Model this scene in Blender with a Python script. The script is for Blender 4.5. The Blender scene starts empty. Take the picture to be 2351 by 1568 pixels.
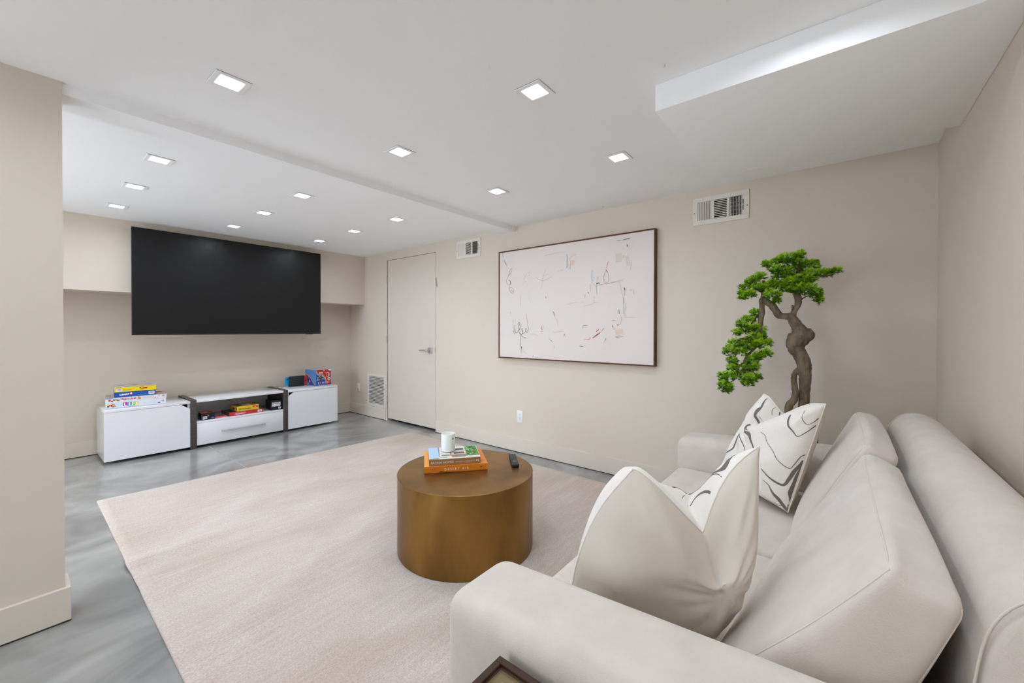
import bpy, bmesh, math, random
from mathutils import Vector, Matrix
from mathutils.bvhtree import BVHTree

# ------------------------------------------------------------------ camera, world, exposure
scene = bpy.context.scene
COL = scene.collection
scene.view_settings.view_transform = 'Standard'
scene.view_settings.look = 'None'
scene.view_settings.exposure = 0.22
scene.view_settings.gamma = 1.0
scene.view_settings.use_curve_mapping = False
scene.cycles.max_bounces = 7
scene.cycles.diffuse_bounces = 5
scene.cycles.glossy_bounces = 3
scene.cycles.transparent_max_bounces = 7
scene.cycles.caustics_reflective = False
scene.cycles.caustics_refractive = False
scene.cycles.sample_clamp_indirect = 6.0
scene.cycles.use_adaptive_sampling = True
scene.cycles.adaptive_threshold = 0.1
scene.cycles.adaptive_min_samples = 12

YAW, PITCH, ROLL = math.radians(38.8139), math.radians(-0.4221), math.radians(0.0778)
fw = Vector((-math.sin(YAW) * math.cos(PITCH), math.cos(YAW) * math.cos(PITCH), math.sin(PITCH)))
rt = Vector((math.cos(YAW), math.sin(YAW), 0))
up = rt.cross(fw)
rt, up = math.cos(ROLL) * rt + math.sin(ROLL) * up, -math.sin(ROLL) * rt + math.cos(ROLL) * up
cam = bpy.data.cameras.new('camera')
cam_ob = bpy.data.objects.new('camera', cam)
COL.objects.link(cam_ob)
M = Matrix((rt, up, -fw)).transposed().to_4x4()
M.translation = (0, 0, 1.2)
cam_ob.matrix_world = M
cam.sensor_fit = 'HORIZONTAL'
cam.sensor_width = 36.0
cam.lens = 934.07 * 36 / 2351
cam.shift_x = (1175.5 - 1172.43) / 2351
cam.shift_y = (763.11 - 784.0) / 2351
cam.clip_start = 0.02
scene.camera = cam_ob

world = bpy.data.worlds.new('world')
scene.world = world
world.use_nodes = True
world.node_tree.nodes['Background'].inputs[0].default_value = (0.87, 0.97, 1.10, 1)
world.node_tree.nodes['Background'].inputs[1].default_value = 3.7
LAMP = 145.0          # radiance of every downlight lens

# ------------------------------------------------------------------ helpers
def srgb(r, g, b):
    f = lambda c: (c / 255 / 12.92) if c / 255 <= 0.04045 else ((c / 255 + 0.055) / 1.055) ** 2.4
    return (f(r), f(g), f(b), 1)

MATS = {}
def mat(name, col, rough=0.5, metal=0.0, spec=0.5, coat=0.0, sheen=0.0, noise=None, bump=None, emit=None, trans=0.0, ior=1.45, alpha=1.0):
    """noise=(scale xyz, detail, amount): brightness variation; bump=(scale xyz, strength, distance)"""
    if name in MATS:
        return MATS[name]
    m = bpy.data.materials.new(name)
    m.use_nodes = True
    nt = m.node_tree
    b = nt.nodes['Principled BSDF']
    b.inputs['Base Color'].default_value = col
    b.inputs['Roughness'].default_value = rough
    b.inputs['Metallic'].default_value = metal
    b.inputs['Specular IOR Level'].default_value = spec
    b.inputs['Coat Weight'].default_value = coat
    b.inputs['Coat Roughness'].default_value = 0.1
    b.inputs['Sheen Weight'].default_value = sheen
    b.inputs['Transmission Weight'].default_value = trans
    b.inputs['IOR'].default_value = ior
    if emit:
        b.inputs['Emission Color'].default_value = emit[0]
        b.inputs['Emission Strength'].default_value = emit[1]
    tc = nt.nodes.new('ShaderNodeTexCoord')
    def noise_tex(sc, det):
        mp = nt.nodes.new('ShaderNodeMapping')
        mp.inputs['Scale'].default_value = sc
        nt.links.new(tc.outputs['Object'], mp.inputs['Vector'])
        n = nt.nodes.new('ShaderNodeTexNoise')
        n.inputs['Scale'].default_value = 1.0
        n.inputs['Detail'].default_value = det
        nt.links.new(mp.outputs['Vector'], n.inputs['Vector'])
        return n
    if noise:
        n = noise_tex(noise[0], noise[1])
        mr = nt.nodes.new('ShaderNodeMapRange')
        mr.inputs['From Min'].default_value = 0.25
        mr.inputs['From Max'].default_value = 0.75
        mr.inputs['To Min'].default_value = 1 - noise[2]
        mr.inputs['To Max'].default_value = 1 + noise[2]
        nt.links.new(n.outputs['Fac'], mr.inputs['Value'])
        mx = nt.nodes.new('ShaderNodeVectorMath')
        mx.operation = 'SCALE'
        mx.inputs[0].default_value = col[:3]
        nt.links.new(mr.outputs['Result'], mx.inputs['Scale'])
        nt.links.new(mx.outputs['Vector'], b.inputs['Base Color'])
    if bump:
        n = noise_tex(bump[0], 2)
        bp = nt.nodes.new('ShaderNodeBump')
        bp.inputs['Strength'].default_value = bump[1]
        bp.inputs['Distance'].default_value = bump[2]
        nt.links.new(n.outputs['Fac'], bp.inputs['Height'])
        nt.links.new(bp.outputs['Normal'], b.inputs['Normal'])
    MATS[name] = m
    return m

def flatcol(r, g, b, rough=0.5):
    return mat('print_%d_%d_%d' % (r, g, b), srgb(r, g, b), rough)

def link(name, me, parent=None, mats=()):
    o = bpy.data.objects.new(name, me)
    COL.objects.link(o)
    for m in mats:
        me.materials.append(m)
    if parent is not None:
        o.parent = parent
    return o

def tag(o, label=None, cat=None, group=None, kind=None):
    if label: o['label'] = label
    if cat: o['category'] = cat
    if group: o['group'] = group
    if kind: o['kind'] = kind
    return o

def empty(name, loc, rz=0, label=None, cat=None, group=None):
    o = bpy.data.objects.new(name, None)
    o.empty_display_size = 0.1
    COL.objects.link(o)
    o.location = loc
    o.rotation_euler = (0, 0, rz)
    return tag(o, label, cat, group)

def finish(bm, name, m, parent=None, smooth=False, angle=None):
    me = bpy.data.meshes.new(name)
    bmesh.ops.recalc_face_normals(bm, faces=bm.faces)
    bm.to_mesh(me)
    bm.free()
    if smooth:
        for p in me.polygons:
            p.use_smooth = True
    if angle is not None:
        me.set_sharp_from_angle(angle=math.radians(angle))
    ms = m if isinstance(m, (list, tuple)) else [m]
    return link(name, me, parent, ms)

def add_box(bm, a, b, bev=0.0, seg=2, mi=0):
    r = bmesh.ops.create_cube(bm, size=1)
    vs = r['verts']
    c = [(a[i] + b[i]) / 2 for i in range(3)]
    s = [abs(b[i] - a[i]) for i in range(3)]
    for v in vs:
        v.co = Vector((c[0] + v.co.x * s[0], c[1] + v.co.y * s[1], c[2] + v.co.z * s[2]))
    fs = set(f for v in vs for f in v.link_faces)
    for f in fs:
        f.material_index = mi
    if bev > 0:
        es = list(set(e for v in vs for e in v.link_edges))
        r = bmesh.ops.bevel(bm, geom=es, offset=bev, segments=seg, affect='EDGES', profile=0.5)
        for f in r['faces']:
            f.material_index = mi
    return vs

def box(name, a, b, m, parent=None, bev=0.0, seg=2):
    bm = bmesh.new()
    add_box(bm, a, b, bev, seg)
    return finish(bm, name, m, parent, smooth=bev > 0, angle=35 if bev > 0 else None)

def prism(name, pts, axis, a, b, m, parent=None, bev=0.0, seg=2):
    """polygon pts in the two other axes, extruded along axis from a to b"""
    bm = bmesh.new()
    def P(p, t):
        return {'x': (t, p[0], p[1]), 'y': (p[0], t, p[1]), 'z': (p[0], p[1], t)}[axis]
    v0 = [bm.verts.new(P(p, a)) for p in pts]
    v1 = [bm.verts.new(P(p, b)) for p in pts]
    n = len(pts)
    bm.faces.new(v0)
    bm.faces.new(v1[::-1])
    for i in range(n):
        bm.faces.new((v0[i], v0[(i + 1) % n], v1[(i + 1) % n], v1[i]))
    if bev > 0:
        bmesh.ops.bevel(bm, geom=list(bm.edges), offset=bev, segments=seg, affect='EDGES', profile=0.5)
    return finish(bm, name, m, parent, smooth=bev > 0, angle=35 if bev > 0 else None)

def lathe(name, prof, m, parent=None, seg=48, loc=(0, 0), angle=40):
    """prof: list of (radius, z)"""
    bm = bmesh.new()
    rings = []
    for r, z in prof:
        if r < 1e-6:
            rings.append([bm.verts.new((loc[0], loc[1], z))])
        else:
            rings.append([bm.verts.new((loc[0] + r * math.cos(2 * math.pi * k / seg), loc[1] + r * math.sin(2 * math.pi * k / seg), z)) for k in range(seg)])
    for A, B in zip(rings, rings[1:]):
        for k in range(seg):
            k2 = (k + 1) % seg
            if len(A) == 1 and len(B) == 1:
                continue
            if len(A) == 1:
                bm.faces.new((A[0], B[k], B[k2]))
            elif len(B) == 1:
                bm.faces.new((A[k], A[k2], B[0]))
            else:
                bm.faces.new((A[k], A[k2], B[k2], B[k]))
    return finish(bm, name, m, parent, smooth=True, angle=angle)

def smooth_path(pts, sub=4):
    out = []
    n = len(pts)
    for i in range(n - 1):
        p0, p1, p2, p3 = pts[max(i - 1, 0)], pts[i], pts[i + 1], pts[min(i + 2, n - 1)]
        for k in range(sub):
            t = k / sub
            out.append(tuple(0.5 * ((2 * b) + (c - a) * t + (2 * a - 5 * b + 4 * c - d) * t * t + (3 * b - a - 3 * c + d) * t ** 3) for a, b, c, d in zip(p0, p1, p2, p3)))
    out.append(tuple(pts[-1]))
    return out

def add_tube(bm, pts, seg=10, cap=True, rough=0.0, rnd=None, closed=False):
    """pts: (x, y, z, r)"""
    rings = []
    n = len(pts)
    ref = None
    for i, p in enumerate(pts):
        q = Vector(p[:3])
        if closed:
            d = Vector(pts[(i + 1) % n][:3]) - Vector(pts[i - 1][:3])
        else:
            d = Vector(pts[min(i + 1, n - 1)][:3]) - Vector(pts[max(i - 1, 0)][:3])
        d.normalize()
        if ref is None:
            ref = Vector((0, 1, 0)) if abs(d.y) < 0.9 else Vector((1, 0, 0))
        a = (ref - d * ref.dot(d)).normalized()
        ref = a
        b = d.cross(a)
        ring = []
        for k in range(seg):
            t = 2 * math.pi * k / seg
            r = p[3] * (1 + (rnd.uniform(-rough, rough) if rough else 0))
            ring.append(bm.verts.new(q + (a * math.cos(t) + b * math.sin(t)) * r))
        rings.append(ring)
    m = n if closed else n - 1
    for i in range(m):
        A, B = rings[i], rings[(i + 1) % n]
        for k in range(seg):
            bm.faces.new((A[k], A[(k + 1) % seg], B[(k + 1) % seg], B[k]))
    if cap and not closed:
        bm.faces.new(rings[0][::-1])
        bm.faces.new(rings[-1])

def soft_hex(name, C, m, parent=None, r=0.03, bulge=(0, 0, 0), n=14, wob=0.0, seed=1, extra=None):
    """rounded, puffed block. C[i][j][k] corner positions for (-x/+x, -y/+y, -z/+z).  Returns (object, map function)."""
    C = [[[Vector(C[i][j][k]) for k in (0, 1)] for j in (0, 1)] for i in (0, 1)]
    L = [((C[1][0][0] - C[0][0][0]).length + (C[1][1][1] - C[0][1][1]).length) / 2,
         ((C[0][1][0] - C[0][0][0]).length + (C[1][1][1] - C[1][0][1]).length) / 2,
         ((C[0][0][1] - C[0][0][0]).length + (C[1][1][1] - C[1][1][0]).length) / 2]
    half = [l / 2 for l in L]
    rr = min(r, *[h * 0.98 for h in half])
    rnd = random.Random(seed)
    ph = [rnd.uniform(0, 6.28) for _ in range(9)]
    def tri(p):
        t = [(c + 1) / 2 for c in p]
        out = Vector((0, 0, 0))
        for i in (0, 1):
            for j in (0, 1):
                for k in (0, 1):
                    out += C[i][j][k] * ((t[0] if i else 1 - t[0]) * (t[1] if j else 1 - t[1]) * (t[2] if k else 1 - t[2]))
        return out
    def f(p):
        q = [p[i] * half[i] for i in range(3)]
        c = [max(-(half[i] - rr), min(half[i] - rr, q[i])) for i in range(3)]
        d = Vector([q[i] - c[i] for i in range(3)])
        if d.length > 1e-9:
            d = d.normalized() * rr
        e = [(c[i] + d[i]) / half[i] for i in range(3)]
        for i in range(3):
            j, k = (i + 1) % 3, (i + 2) % 3
            w = (1 - min(1, abs(p[j])) ** 2.2) * (1 - min(1, abs(p[k])) ** 2.2)
            bb = bulge[i] if not isinstance(bulge[i], (tuple, list)) else bulge[i][1 if p[i] > 0 else 0]
            e[i] += math.copysign(bb * w, p[i]) / half[i] * abs(p[i]) ** 3
        if wob:
            for i in range(3):
                e[i] += wob * (math.sin(3.1 * p[(i + 1) % 3] + ph[i]) * math.sin(2.3 * p[(i + 2) % 3] + ph[i + 3])) / half[i]
        P = tri(e)
        if extra:
            P = extra(P, p)
        return P
    bm = bmesh.new()
    cache = {}
    def vert(p):
        key = tuple(round(c, 5) for c in p)
        if key not in cache:
            cache[key] = bm.verts.new(f(p))
        return cache[key]
    def grid(axis):
        # denser samples close to the rounded edge
        h = half[axis]
        e = min(0.9, rr / h)
        s = [1 - e, 1 - 0.66 * e, 1 - 0.36 * e, 1 - 0.14 * e, 1]
        k = max(3, int(n * (1 - e)))
        mid = [-(1 - e) + 2 * (1 - e) * i / k for i in range(k + 1)]
        return [-a for a in s[::-1]][:-1] + mid + s[1:]
    G = [grid(i) for i in range(3)]
    for axis in range(3):
        j, k = (axis + 1) % 3, (axis + 2) % 3
        for sgn in (-1, 1):
            for a0, a1 in zip(G[j], G[j][1:]):
                for b0, b1 in zip(G[k], G[k][1:]):
                    def pt(a, b):
                        p = [0, 0, 0]
                        p[axis], p[j], p[k] = sgn, a, b
                        return vert(p)
                    vs = [pt(a0, b0), pt(a1, b0), pt(a1, b1), pt(a0, b1)]
                    if len(set(vs)) == 4:
                        try:
                            bm.faces.new(vs)
                        except ValueError:
                            pass
    return finish(bm, name, m, parent, smooth=True), f

def seam(name, f, loop, m, parent, r=0.0035, out=0.0, closed=True):
    """piping that runs along points of a soft_hex map"""
    bm = bmesh.new()
    pts = [tuple(f(p)) + (r,) for p in loop]
    add_tube(bm, pts, seg=6, closed=closed)
    return finish(bm, name, m, parent, smooth=True)

def lerp(a, b, t):
    return tuple(x + (y - x) * t for x, y in zip(a, b))

def loop_pts(corners, n=14):
    out = []
    for i in range(len(corners)):
        for k in range(n):
            out.append(lerp(corners[i], corners[(i + 1) % len(corners)], k / n))
    return out

# planes for printing: matrix columns = right, up, normal
def face_matrix(origin, right, upv):
    right, upv = Vector(right).normalized(), Vector(upv).normalized()
    nn = right.cross(upv)
    Mx = Matrix((right, upv, nn)).transposed().to_4x4()
    Mx.translation = origin
    return Mx

def text_mesh(name, s, size, Mx, m, parent, width=None, shear=0.0, bold=0.0, spacing=1.0):
    cu = bpy.data.curves.new(name, 'FONT')
    cu.body = s
    cu.size = size
    cu.shear = shear
    cu.offset = bold
    cu.space_character = spacing
    cu.resolution_u = 3
    tmp = bpy.data.objects.new(name, cu)
    COL.objects.link(tmp)
    dg = bpy.context.evaluated_depsgraph_get()
    me = bpy.data.meshes.new_from_object(tmp.evaluated_get(dg))
    bpy.data.objects.remove(tmp)
    bpy.data.curves.remove(cu)
    if width and len(me.vertices):
        x0 = min(v.co.x for v in me.vertices); x1 = max(v.co.x for v in me.vertices)
        k = width / (x1 - x0)
        for v in me.vertices:
            v.co.x = (v.co.x - x0) * k
    me.transform(Mx)
    me.materials.clear()
    me.name = name
    return link(name, me, parent, [m])

def print_mesh(name, polys, Mx, parent, lift=0.0004):
    """polys: list of (rgb, [(a, b), ...]); later polygons lie a little prouder"""
    bm = bmesh.new()
    cols = []
    for i, (c, pts) in enumerate(polys):
        if c not in cols:
            cols.append(c)
        vs = [bm.verts.new(Mx @ Vector((p[0], p[1], lift + 0.00005 * i))) for p in pts]
        fc = bm.faces.new(vs)
        fc.material_index = cols.index(c)
    me = bpy.data.meshes.new(name)
    bm.to_mesh(me)
    bm.free()
    return link(name, me, parent, [flatcol(*c) for c in cols])

def rect(x0, y0, x1, y1):
    return [(x0, y0), (x1, y0), (x1, y1), (x0, y1)]

def disc(cx, cy, r, n=14, ry=None):
    ry = ry or r
    return [(cx + r * math.cos(2 * math.pi * k / n), cy + ry * math.sin(2 * math.pi * k / n)) for k in range(n)]

def ribbon(pts, w):
    """flat stroke polygons (quads) along a 2D polyline with tapering ends; w is one width or a list"""
    n = len(pts)
    out = []
    L, Rr = [], []
    for i, p in enumerate(pts):
        a, b = pts[max(i - 1, 0)], pts[min(i + 1, n - 1)]
        dx, dy = b[0] - a[0], b[1] - a[1]
        l = math.hypot(dx, dy) or 1e-6
        nx, ny = -dy / l, dx / l
        ww = (w[i] if isinstance(w, (list, tuple)) else w) / 2
        L.append((p[0] + nx * ww, p[1] + ny * ww))
        Rr.append((p[0] - nx * ww, p[1] - ny * ww))
    for i in range(n - 1):
        out.append([L[i], Rr[i], Rr[i + 1], L[i + 1]])
    return out
STROKES=[('g',4,[(0.047,1.041),(0.052,1.017),(0.062,0.993)]),('m',8,[(0.067,0.973),(0.083,0.944),(0.102,0.919)]),('p',5,[(0.097,0.943),(0.107,0.881),(0.103,0.843)]),('k',2.5,[(0.171,0.882),(0.152,0.873),(0.127,0.818),(0.152,0.831),(0.173,0.878)]),('k',2.5,[(0.132,0.817),(0.098,0.759),(0.132,0.718),(0.142,0.683),(0.147,0.656),(0.172,0.636),(0.191,0.65),(0.186,0.681),(0.152,0.694),(0.142,0.687)]),('o',8,[(0.137,0.771),(0.152,0.74),(0.142,0.718)]),('g',5,[(0.152,0.671),(0.181,0.654)]),('g',1.5,[(0.392,0.834),(0.369,0.812)]),('g',4,[(0.378,0.799),(0.38,0.791)]),('g',1.5,[(0.351,0.814),(0.318,0.772),(0.3,0.707)]),('g',4,[(0.332,0.742),(0.338,0.734)]),('m',2,[(0.286,0.656),(0.275,0.582),(0.273,0.507)]),('g',1.2,[(0.369,0.651),(0.377,0.577),(0.388,0.54)]),('g',2,[(0.45,0.771),(0.494,0.744),(0.538,0.735),(0.58,0.741),(0.631,0.766)]),('g',1.6,[(0.567,0.845),(0.542,0.784),(0.529,0.727),(0.516,0.649)]),('g',1.4,[(0.546,0.775),(0.597,0.79)]),('g',1.6,[(0.55,0.957),(0.592,0.963),(0.696,0.971),(0.769,0.971)]),('g',5,[(0.783,0.948),(0.789,0.927),(0.789,0.879),(0.789,0.825)]),('p',12,[(0.886,0.938),(0.848,0.927),(0.813,0.904),(0.82,0.886)]),('p',26,[(0.824,0.879),(0.867,0.875)]),('p',18,[(0.824,0.855),(0.863,0.851)]),('g',2.5,[(0.809,0.864),(0.809,0.823),(0.824,0.821),(0.823,0.859)]),('g',1.2,[(0.689,0.803),(0.777,0.819)]),('g',6,[(0.564,0.59),(0.568,0.568)]),('d',7,[(0.644,0.449),(0.657,0.424),(0.661,0.403)]),('g',1.8,[(0.661,0.399),(0.686,0.368),(0.694,0.34),(0.7,0.308)]),('p',7,[(0.786,0.507),(0.829,0.51)]),('g',1.2,[(0.829,0.51),(0.887,0.521)]),('k',3,[(0.184,0.378),(0.182,0.321),(0.192,0.253),(0.206,0.245),(0.206,0.329),(0.211,0.261),(0.235,0.253),(0.249,0.283),(0.251,0.343),(0.263,0.347),(0.27,0.298),(0.254,0.268),(0.278,0.239),(0.296,0.246),(0.291,0.298),(0.296,0.246),(0.333,0.261),(0.343,0.291),(0.333,0.283),(0.352,0.254),(0.37,0.283),(0.363,0.328),(0.342,0.438)]),('k',3,[(0.276,0.246),(0.273,0.186),(0.282,0.104),(0.285,0.052)]),('k',2.5,[(0.273,0.246),(0.296,0.216),(0.341,0.207)]),('k',5,[(0.287,0.119),(0.289,0.104)]),('g',2,[(0.301,0.097),(0.325,0.065),(0.35,0.046)]),('g',1.5,[(0.388,0.241),(0.433,0.238),(0.482,0.226)]),('o',5,[(0.514,0.323),(0.521,0.291),(0.526,0.276)]),('o',3,[(0.508,0.263),(0.54,0.268)]),('g',2,[(0.543,0.319),(0.534,0.291)]),('g',1.2,[(0.598,0.234),(0.6,0.199)]),('k',2.5,[(0.603,0.195),(0.641,0.171)]),('g',1.5,[(0.641,0.171),(0.656,0.175)]),('g',1.5,[(0.653,0.15),(0.662,0.105)]),('q',9,[(0.645,0.256),(0.714,0.266),(0.759,0.265)]),('q',26,[(0.759,0.236),(0.763,0.218)]),('k',6,[(0.763,0.239),(0.769,0.238)]),('k',2.5,[(0.429,0.043),(0.419,0.024)]),('q',1.5,[(0.818,0.214),(0.857,0.22)]),('q',18,[(0.148,0.458),(0.153,0.435)]),('b',4,[(1.251,1.001),(1.293,1.002),(1.33,1.002)]),('n',5,[(1.308,1.002),(1.337,1.005),(1.365,1.003)]),('k',5,[(1.341,0.962),(1.344,0.942)]),('k',2,[(1.314,0.877),(1.308,0.856)]),('t',60,[(1.27,0.899),(1.271,0.828)]),('t',40,[(1.338,0.87),(1.353,0.791)]),('g',1.5,[(1.378,0.831),(1.368,0.755)]),('b',5,[(1.037,0.784),(1.032,0.755),(1.033,0.717),(1.038,0.687)]),('g',1.6,[(1.029,0.684),(1.066,0.648),(1.075,0.64)]),('n',9,[(1.073,0.67),(1.103,0.671)]),('b',3,[(1.079,0.662),(1.073,0.633),(1.079,0.58)]),('g',2,[(1.083,0.728),(1.087,0.676)]),('o',3,[(1.18,0.841),(1.162,0.788)]),('o',5,[(1.159,0.781),(1.174,0.75)]),('r',3,[(1.159,0.766),(1.135,0.71),(1.139,0.676)]),('r',4,[(1.143,0.698),(1.149,0.69)]),('r',2,[(1.178,0.75),(1.186,0.706),(1.179,0.673),(1.147,0.679)]),('g',2,[(1.075,0.649),(1.147,0.661),(1.225,0.67),(1.316,0.688)]),('m',2,[(1.091,0.657),(1.202,0.664),(1.313,0.676)]),('g',1.5,[(1.271,0.667),(1.286,0.641),(1.294,0.597),(1.309,0.54),(1.315,0.468),(1.325,0.383)]),('k',5,[(1.32,0.621),(1.325,0.599)]),('g',2.5,[(1.315,0.617),(1.324,0.553)]),('g',1.5,[(1.335,0.616),(1.33,0.553)]),('g',2,[(1.313,0.539),(1.315,0.468),(1.313,0.408)]),('m',1.5,[(1.328,0.496),(1.331,0.39)]),('g',1.6,[(1.325,0.381),(1.405,0.38)]),('q',9,[(1.394,0.602),(1.397,0.56)]),('q',14,[(1.368,0.6),(1.379,0.592)]),('k',4,[(0.992,0.602),(1.0,0.596),(0.996,0.585)]),('g',3,[(0.968,0.586),(0.965,0.556)]),('g',1.3,[(0.924,0.52),(0.967,0.52)]),('g',1.3,[(0.958,0.484),(1.017,0.493),(1.055,0.509),(1.091,0.507)]),('g',1.3,[(1.054,0.567),(1.05,0.511)]),('b',8,[(1.273,0.448),(1.278,0.409)]),('g',1.8,[(1.287,0.405),(1.296,0.369),(1.287,0.333),(1.261,0.319)]),('g',3,[(1.215,0.359),(1.242,0.359)]),('g',8,[(1.223,0.32),(1.219,0.301)]),('k',2,[(1.228,0.301),(1.236,0.283)]),('g',6,[(1.257,0.319),(1.272,0.323)]),('p',40,[(1.242,0.265),(1.31,0.269)]),('k',1.6,[(1.25,0.229),(1.28,0.235),(1.261,0.226),(1.25,0.222),(1.273,0.222),(1.288,0.232),(1.292,0.224),(1.303,0.23),(1.318,0.225)]),('o',7,[(1.072,0.265),(1.1,0.287)]),('o',9,[(1.039,0.212),(1.076,0.235),(1.112,0.261)]),('k',4,[(1.06,0.227),(1.096,0.254)]),('g',2,[(1.112,0.261),(1.144,0.294),(1.124,0.276)]),('o',3.5,[(0.955,0.195),(1.01,0.2),(1.014,0.219)]),('k',3,[(1.163,0.214),(1.153,0.192)]),('g',2,[(1.153,0.192),(1.141,0.173)]),('g',4,[(0.946,0.291),(0.95,0.315),(0.989,0.319)]),('g',6,[(0.917,0.141),(0.951,0.138)]),('g',1.5,[(0.951,0.142),(0.976,0.148)]),('q',8,[(1.017,0.674),(1.021,0.598)])]
TREE={'trunk':[(-0.151,2.75,0.669,0.0293),(-0.147,2.75,0.719,0.0278),(-0.145,2.75,0.768,0.0253),(-0.143,2.75,0.817,0.0253),(-0.14,2.75,0.879,0.0259),(-0.139,2.75,0.94,0.0284),(-0.142,2.75,0.988,0.0321),(-0.147,2.75,1.025,0.0346),(-0.161,2.75,1.061,0.0346),(-0.177,2.75,1.091,0.0386),(-0.182,2.75,1.122,0.0463),(-0.17,2.75,1.153,0.0509),(-0.163,2.75,1.183,0.0432),(-0.174,2.75,1.214,0.0309),(-0.188,2.75,1.242,0.0272),(-0.203,2.75,1.267,0.0222)],'burl':[(-0.168,2.75,1.147,0.0463),(-0.143,2.75,1.165,0.0401),(-0.118,2.75,1.184,0.0309),(-0.105,2.75,1.193,0.017)],'limb1':[(-0.194,2.75,1.251,0.0241),(-0.203,2.744,1.273,0.0216),(-0.234,2.739,1.275,0.0179),(-0.259,2.733,1.283,0.0197),(-0.278,2.728,1.315,0.0191),(-0.296,2.722,1.343,0.0185),(-0.319,2.716,1.36,0.0179),(-0.336,2.711,1.37,0.0173),(-0.339,2.705,1.335,0.0142),(-0.337,2.699,1.296,0.0142),(-0.343,2.694,1.252,0.0136),(-0.344,2.688,1.208,0.0117),(-0.345,2.683,1.151,0.0093),(-0.365,2.677,1.1,0.0068),(-0.391,2.671,1.068,0.0062),(-0.415,2.666,1.029,0.0068),(-0.417,2.66,1.004,0.0049)],'limb2':[(-0.2,2.75,1.267,0.0191),(-0.189,2.757,1.307,0.0142),(-0.174,2.763,1.341,0.016),(-0.175,2.77,1.381,0.0173),(-0.189,2.777,1.413,0.0142),(-0.192,2.783,1.452,0.0111),(-0.177,2.79,1.495,0.0093)],'root':[(-0.162,2.75,0.981,0.0185),(-0.182,2.745,0.962,0.0142),(-0.189,2.74,0.937,0.0142),(-0.186,2.735,0.895,0.0154),(-0.181,2.73,0.853,0.0154),(-0.189,2.725,0.809,0.0179),(-0.207,2.72,0.784,0.0191),(-0.209,2.715,0.735,0.0191),(-0.203,2.71,0.669,0.0185)],'twigs':[[(-0.168,2.77,1.359,0.0043),(-0.144,2.745,1.378,0.0034),(-0.116,2.72,1.387,0.0028)],[(-0.196,2.75,1.307,0.0074),(-0.196,2.75,1.322,0.0062),(-0.199,2.75,1.338,0.0043)],[(-0.349,2.68,1.157,0.008),(-0.402,2.667,1.151,0.0074),(-0.439,2.653,1.144,0.0056),(-0.459,2.64,1.118,0.0037)],[(-0.335,2.71,1.373,0.0111),(-0.333,2.715,1.436,0.0093),(-0.334,2.72,1.481,0.0062)],[(-0.343,2.71,1.417,0.0056),(-0.379,2.69,1.437,0.0043),(-0.415,2.67,1.419,0.0031)],[(-0.177,2.79,1.495,0.008),(-0.111,2.77,1.5,0.0062),(-0.053,2.75,1.487,0.0043),(-0.002,2.73,1.504,0.0025)],[(-0.192,2.78,1.464,0.008),(-0.252,2.81,1.515,0.0056),(-0.304,2.84,1.556,0.0037)],[(-0.358,2.7,1.284,0.0056),(-0.369,2.665,1.258,0.0043),(-0.38,2.63,1.233,0.0031)],[(-0.417,2.66,1.01,0.0043),(-0.447,2.673,0.988,0.0031),(-0.461,2.687,0.921,0.0025),(-0.51,2.7,0.877,0.0019)],[(-0.417,2.66,1.007,0.0043),(-0.385,2.635,0.982,0.0031),(-0.349,2.61,0.943,0.0022)],[(-0.177,2.79,1.489,0.0074),(-0.171,2.77,1.542,0.0049),(-0.165,2.75,1.594,0.0025)],[(-0.175,2.77,1.418,0.0043),(-0.138,2.73,1.425,0.0031),(-0.093,2.69,1.39,0.0019)]]}
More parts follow.
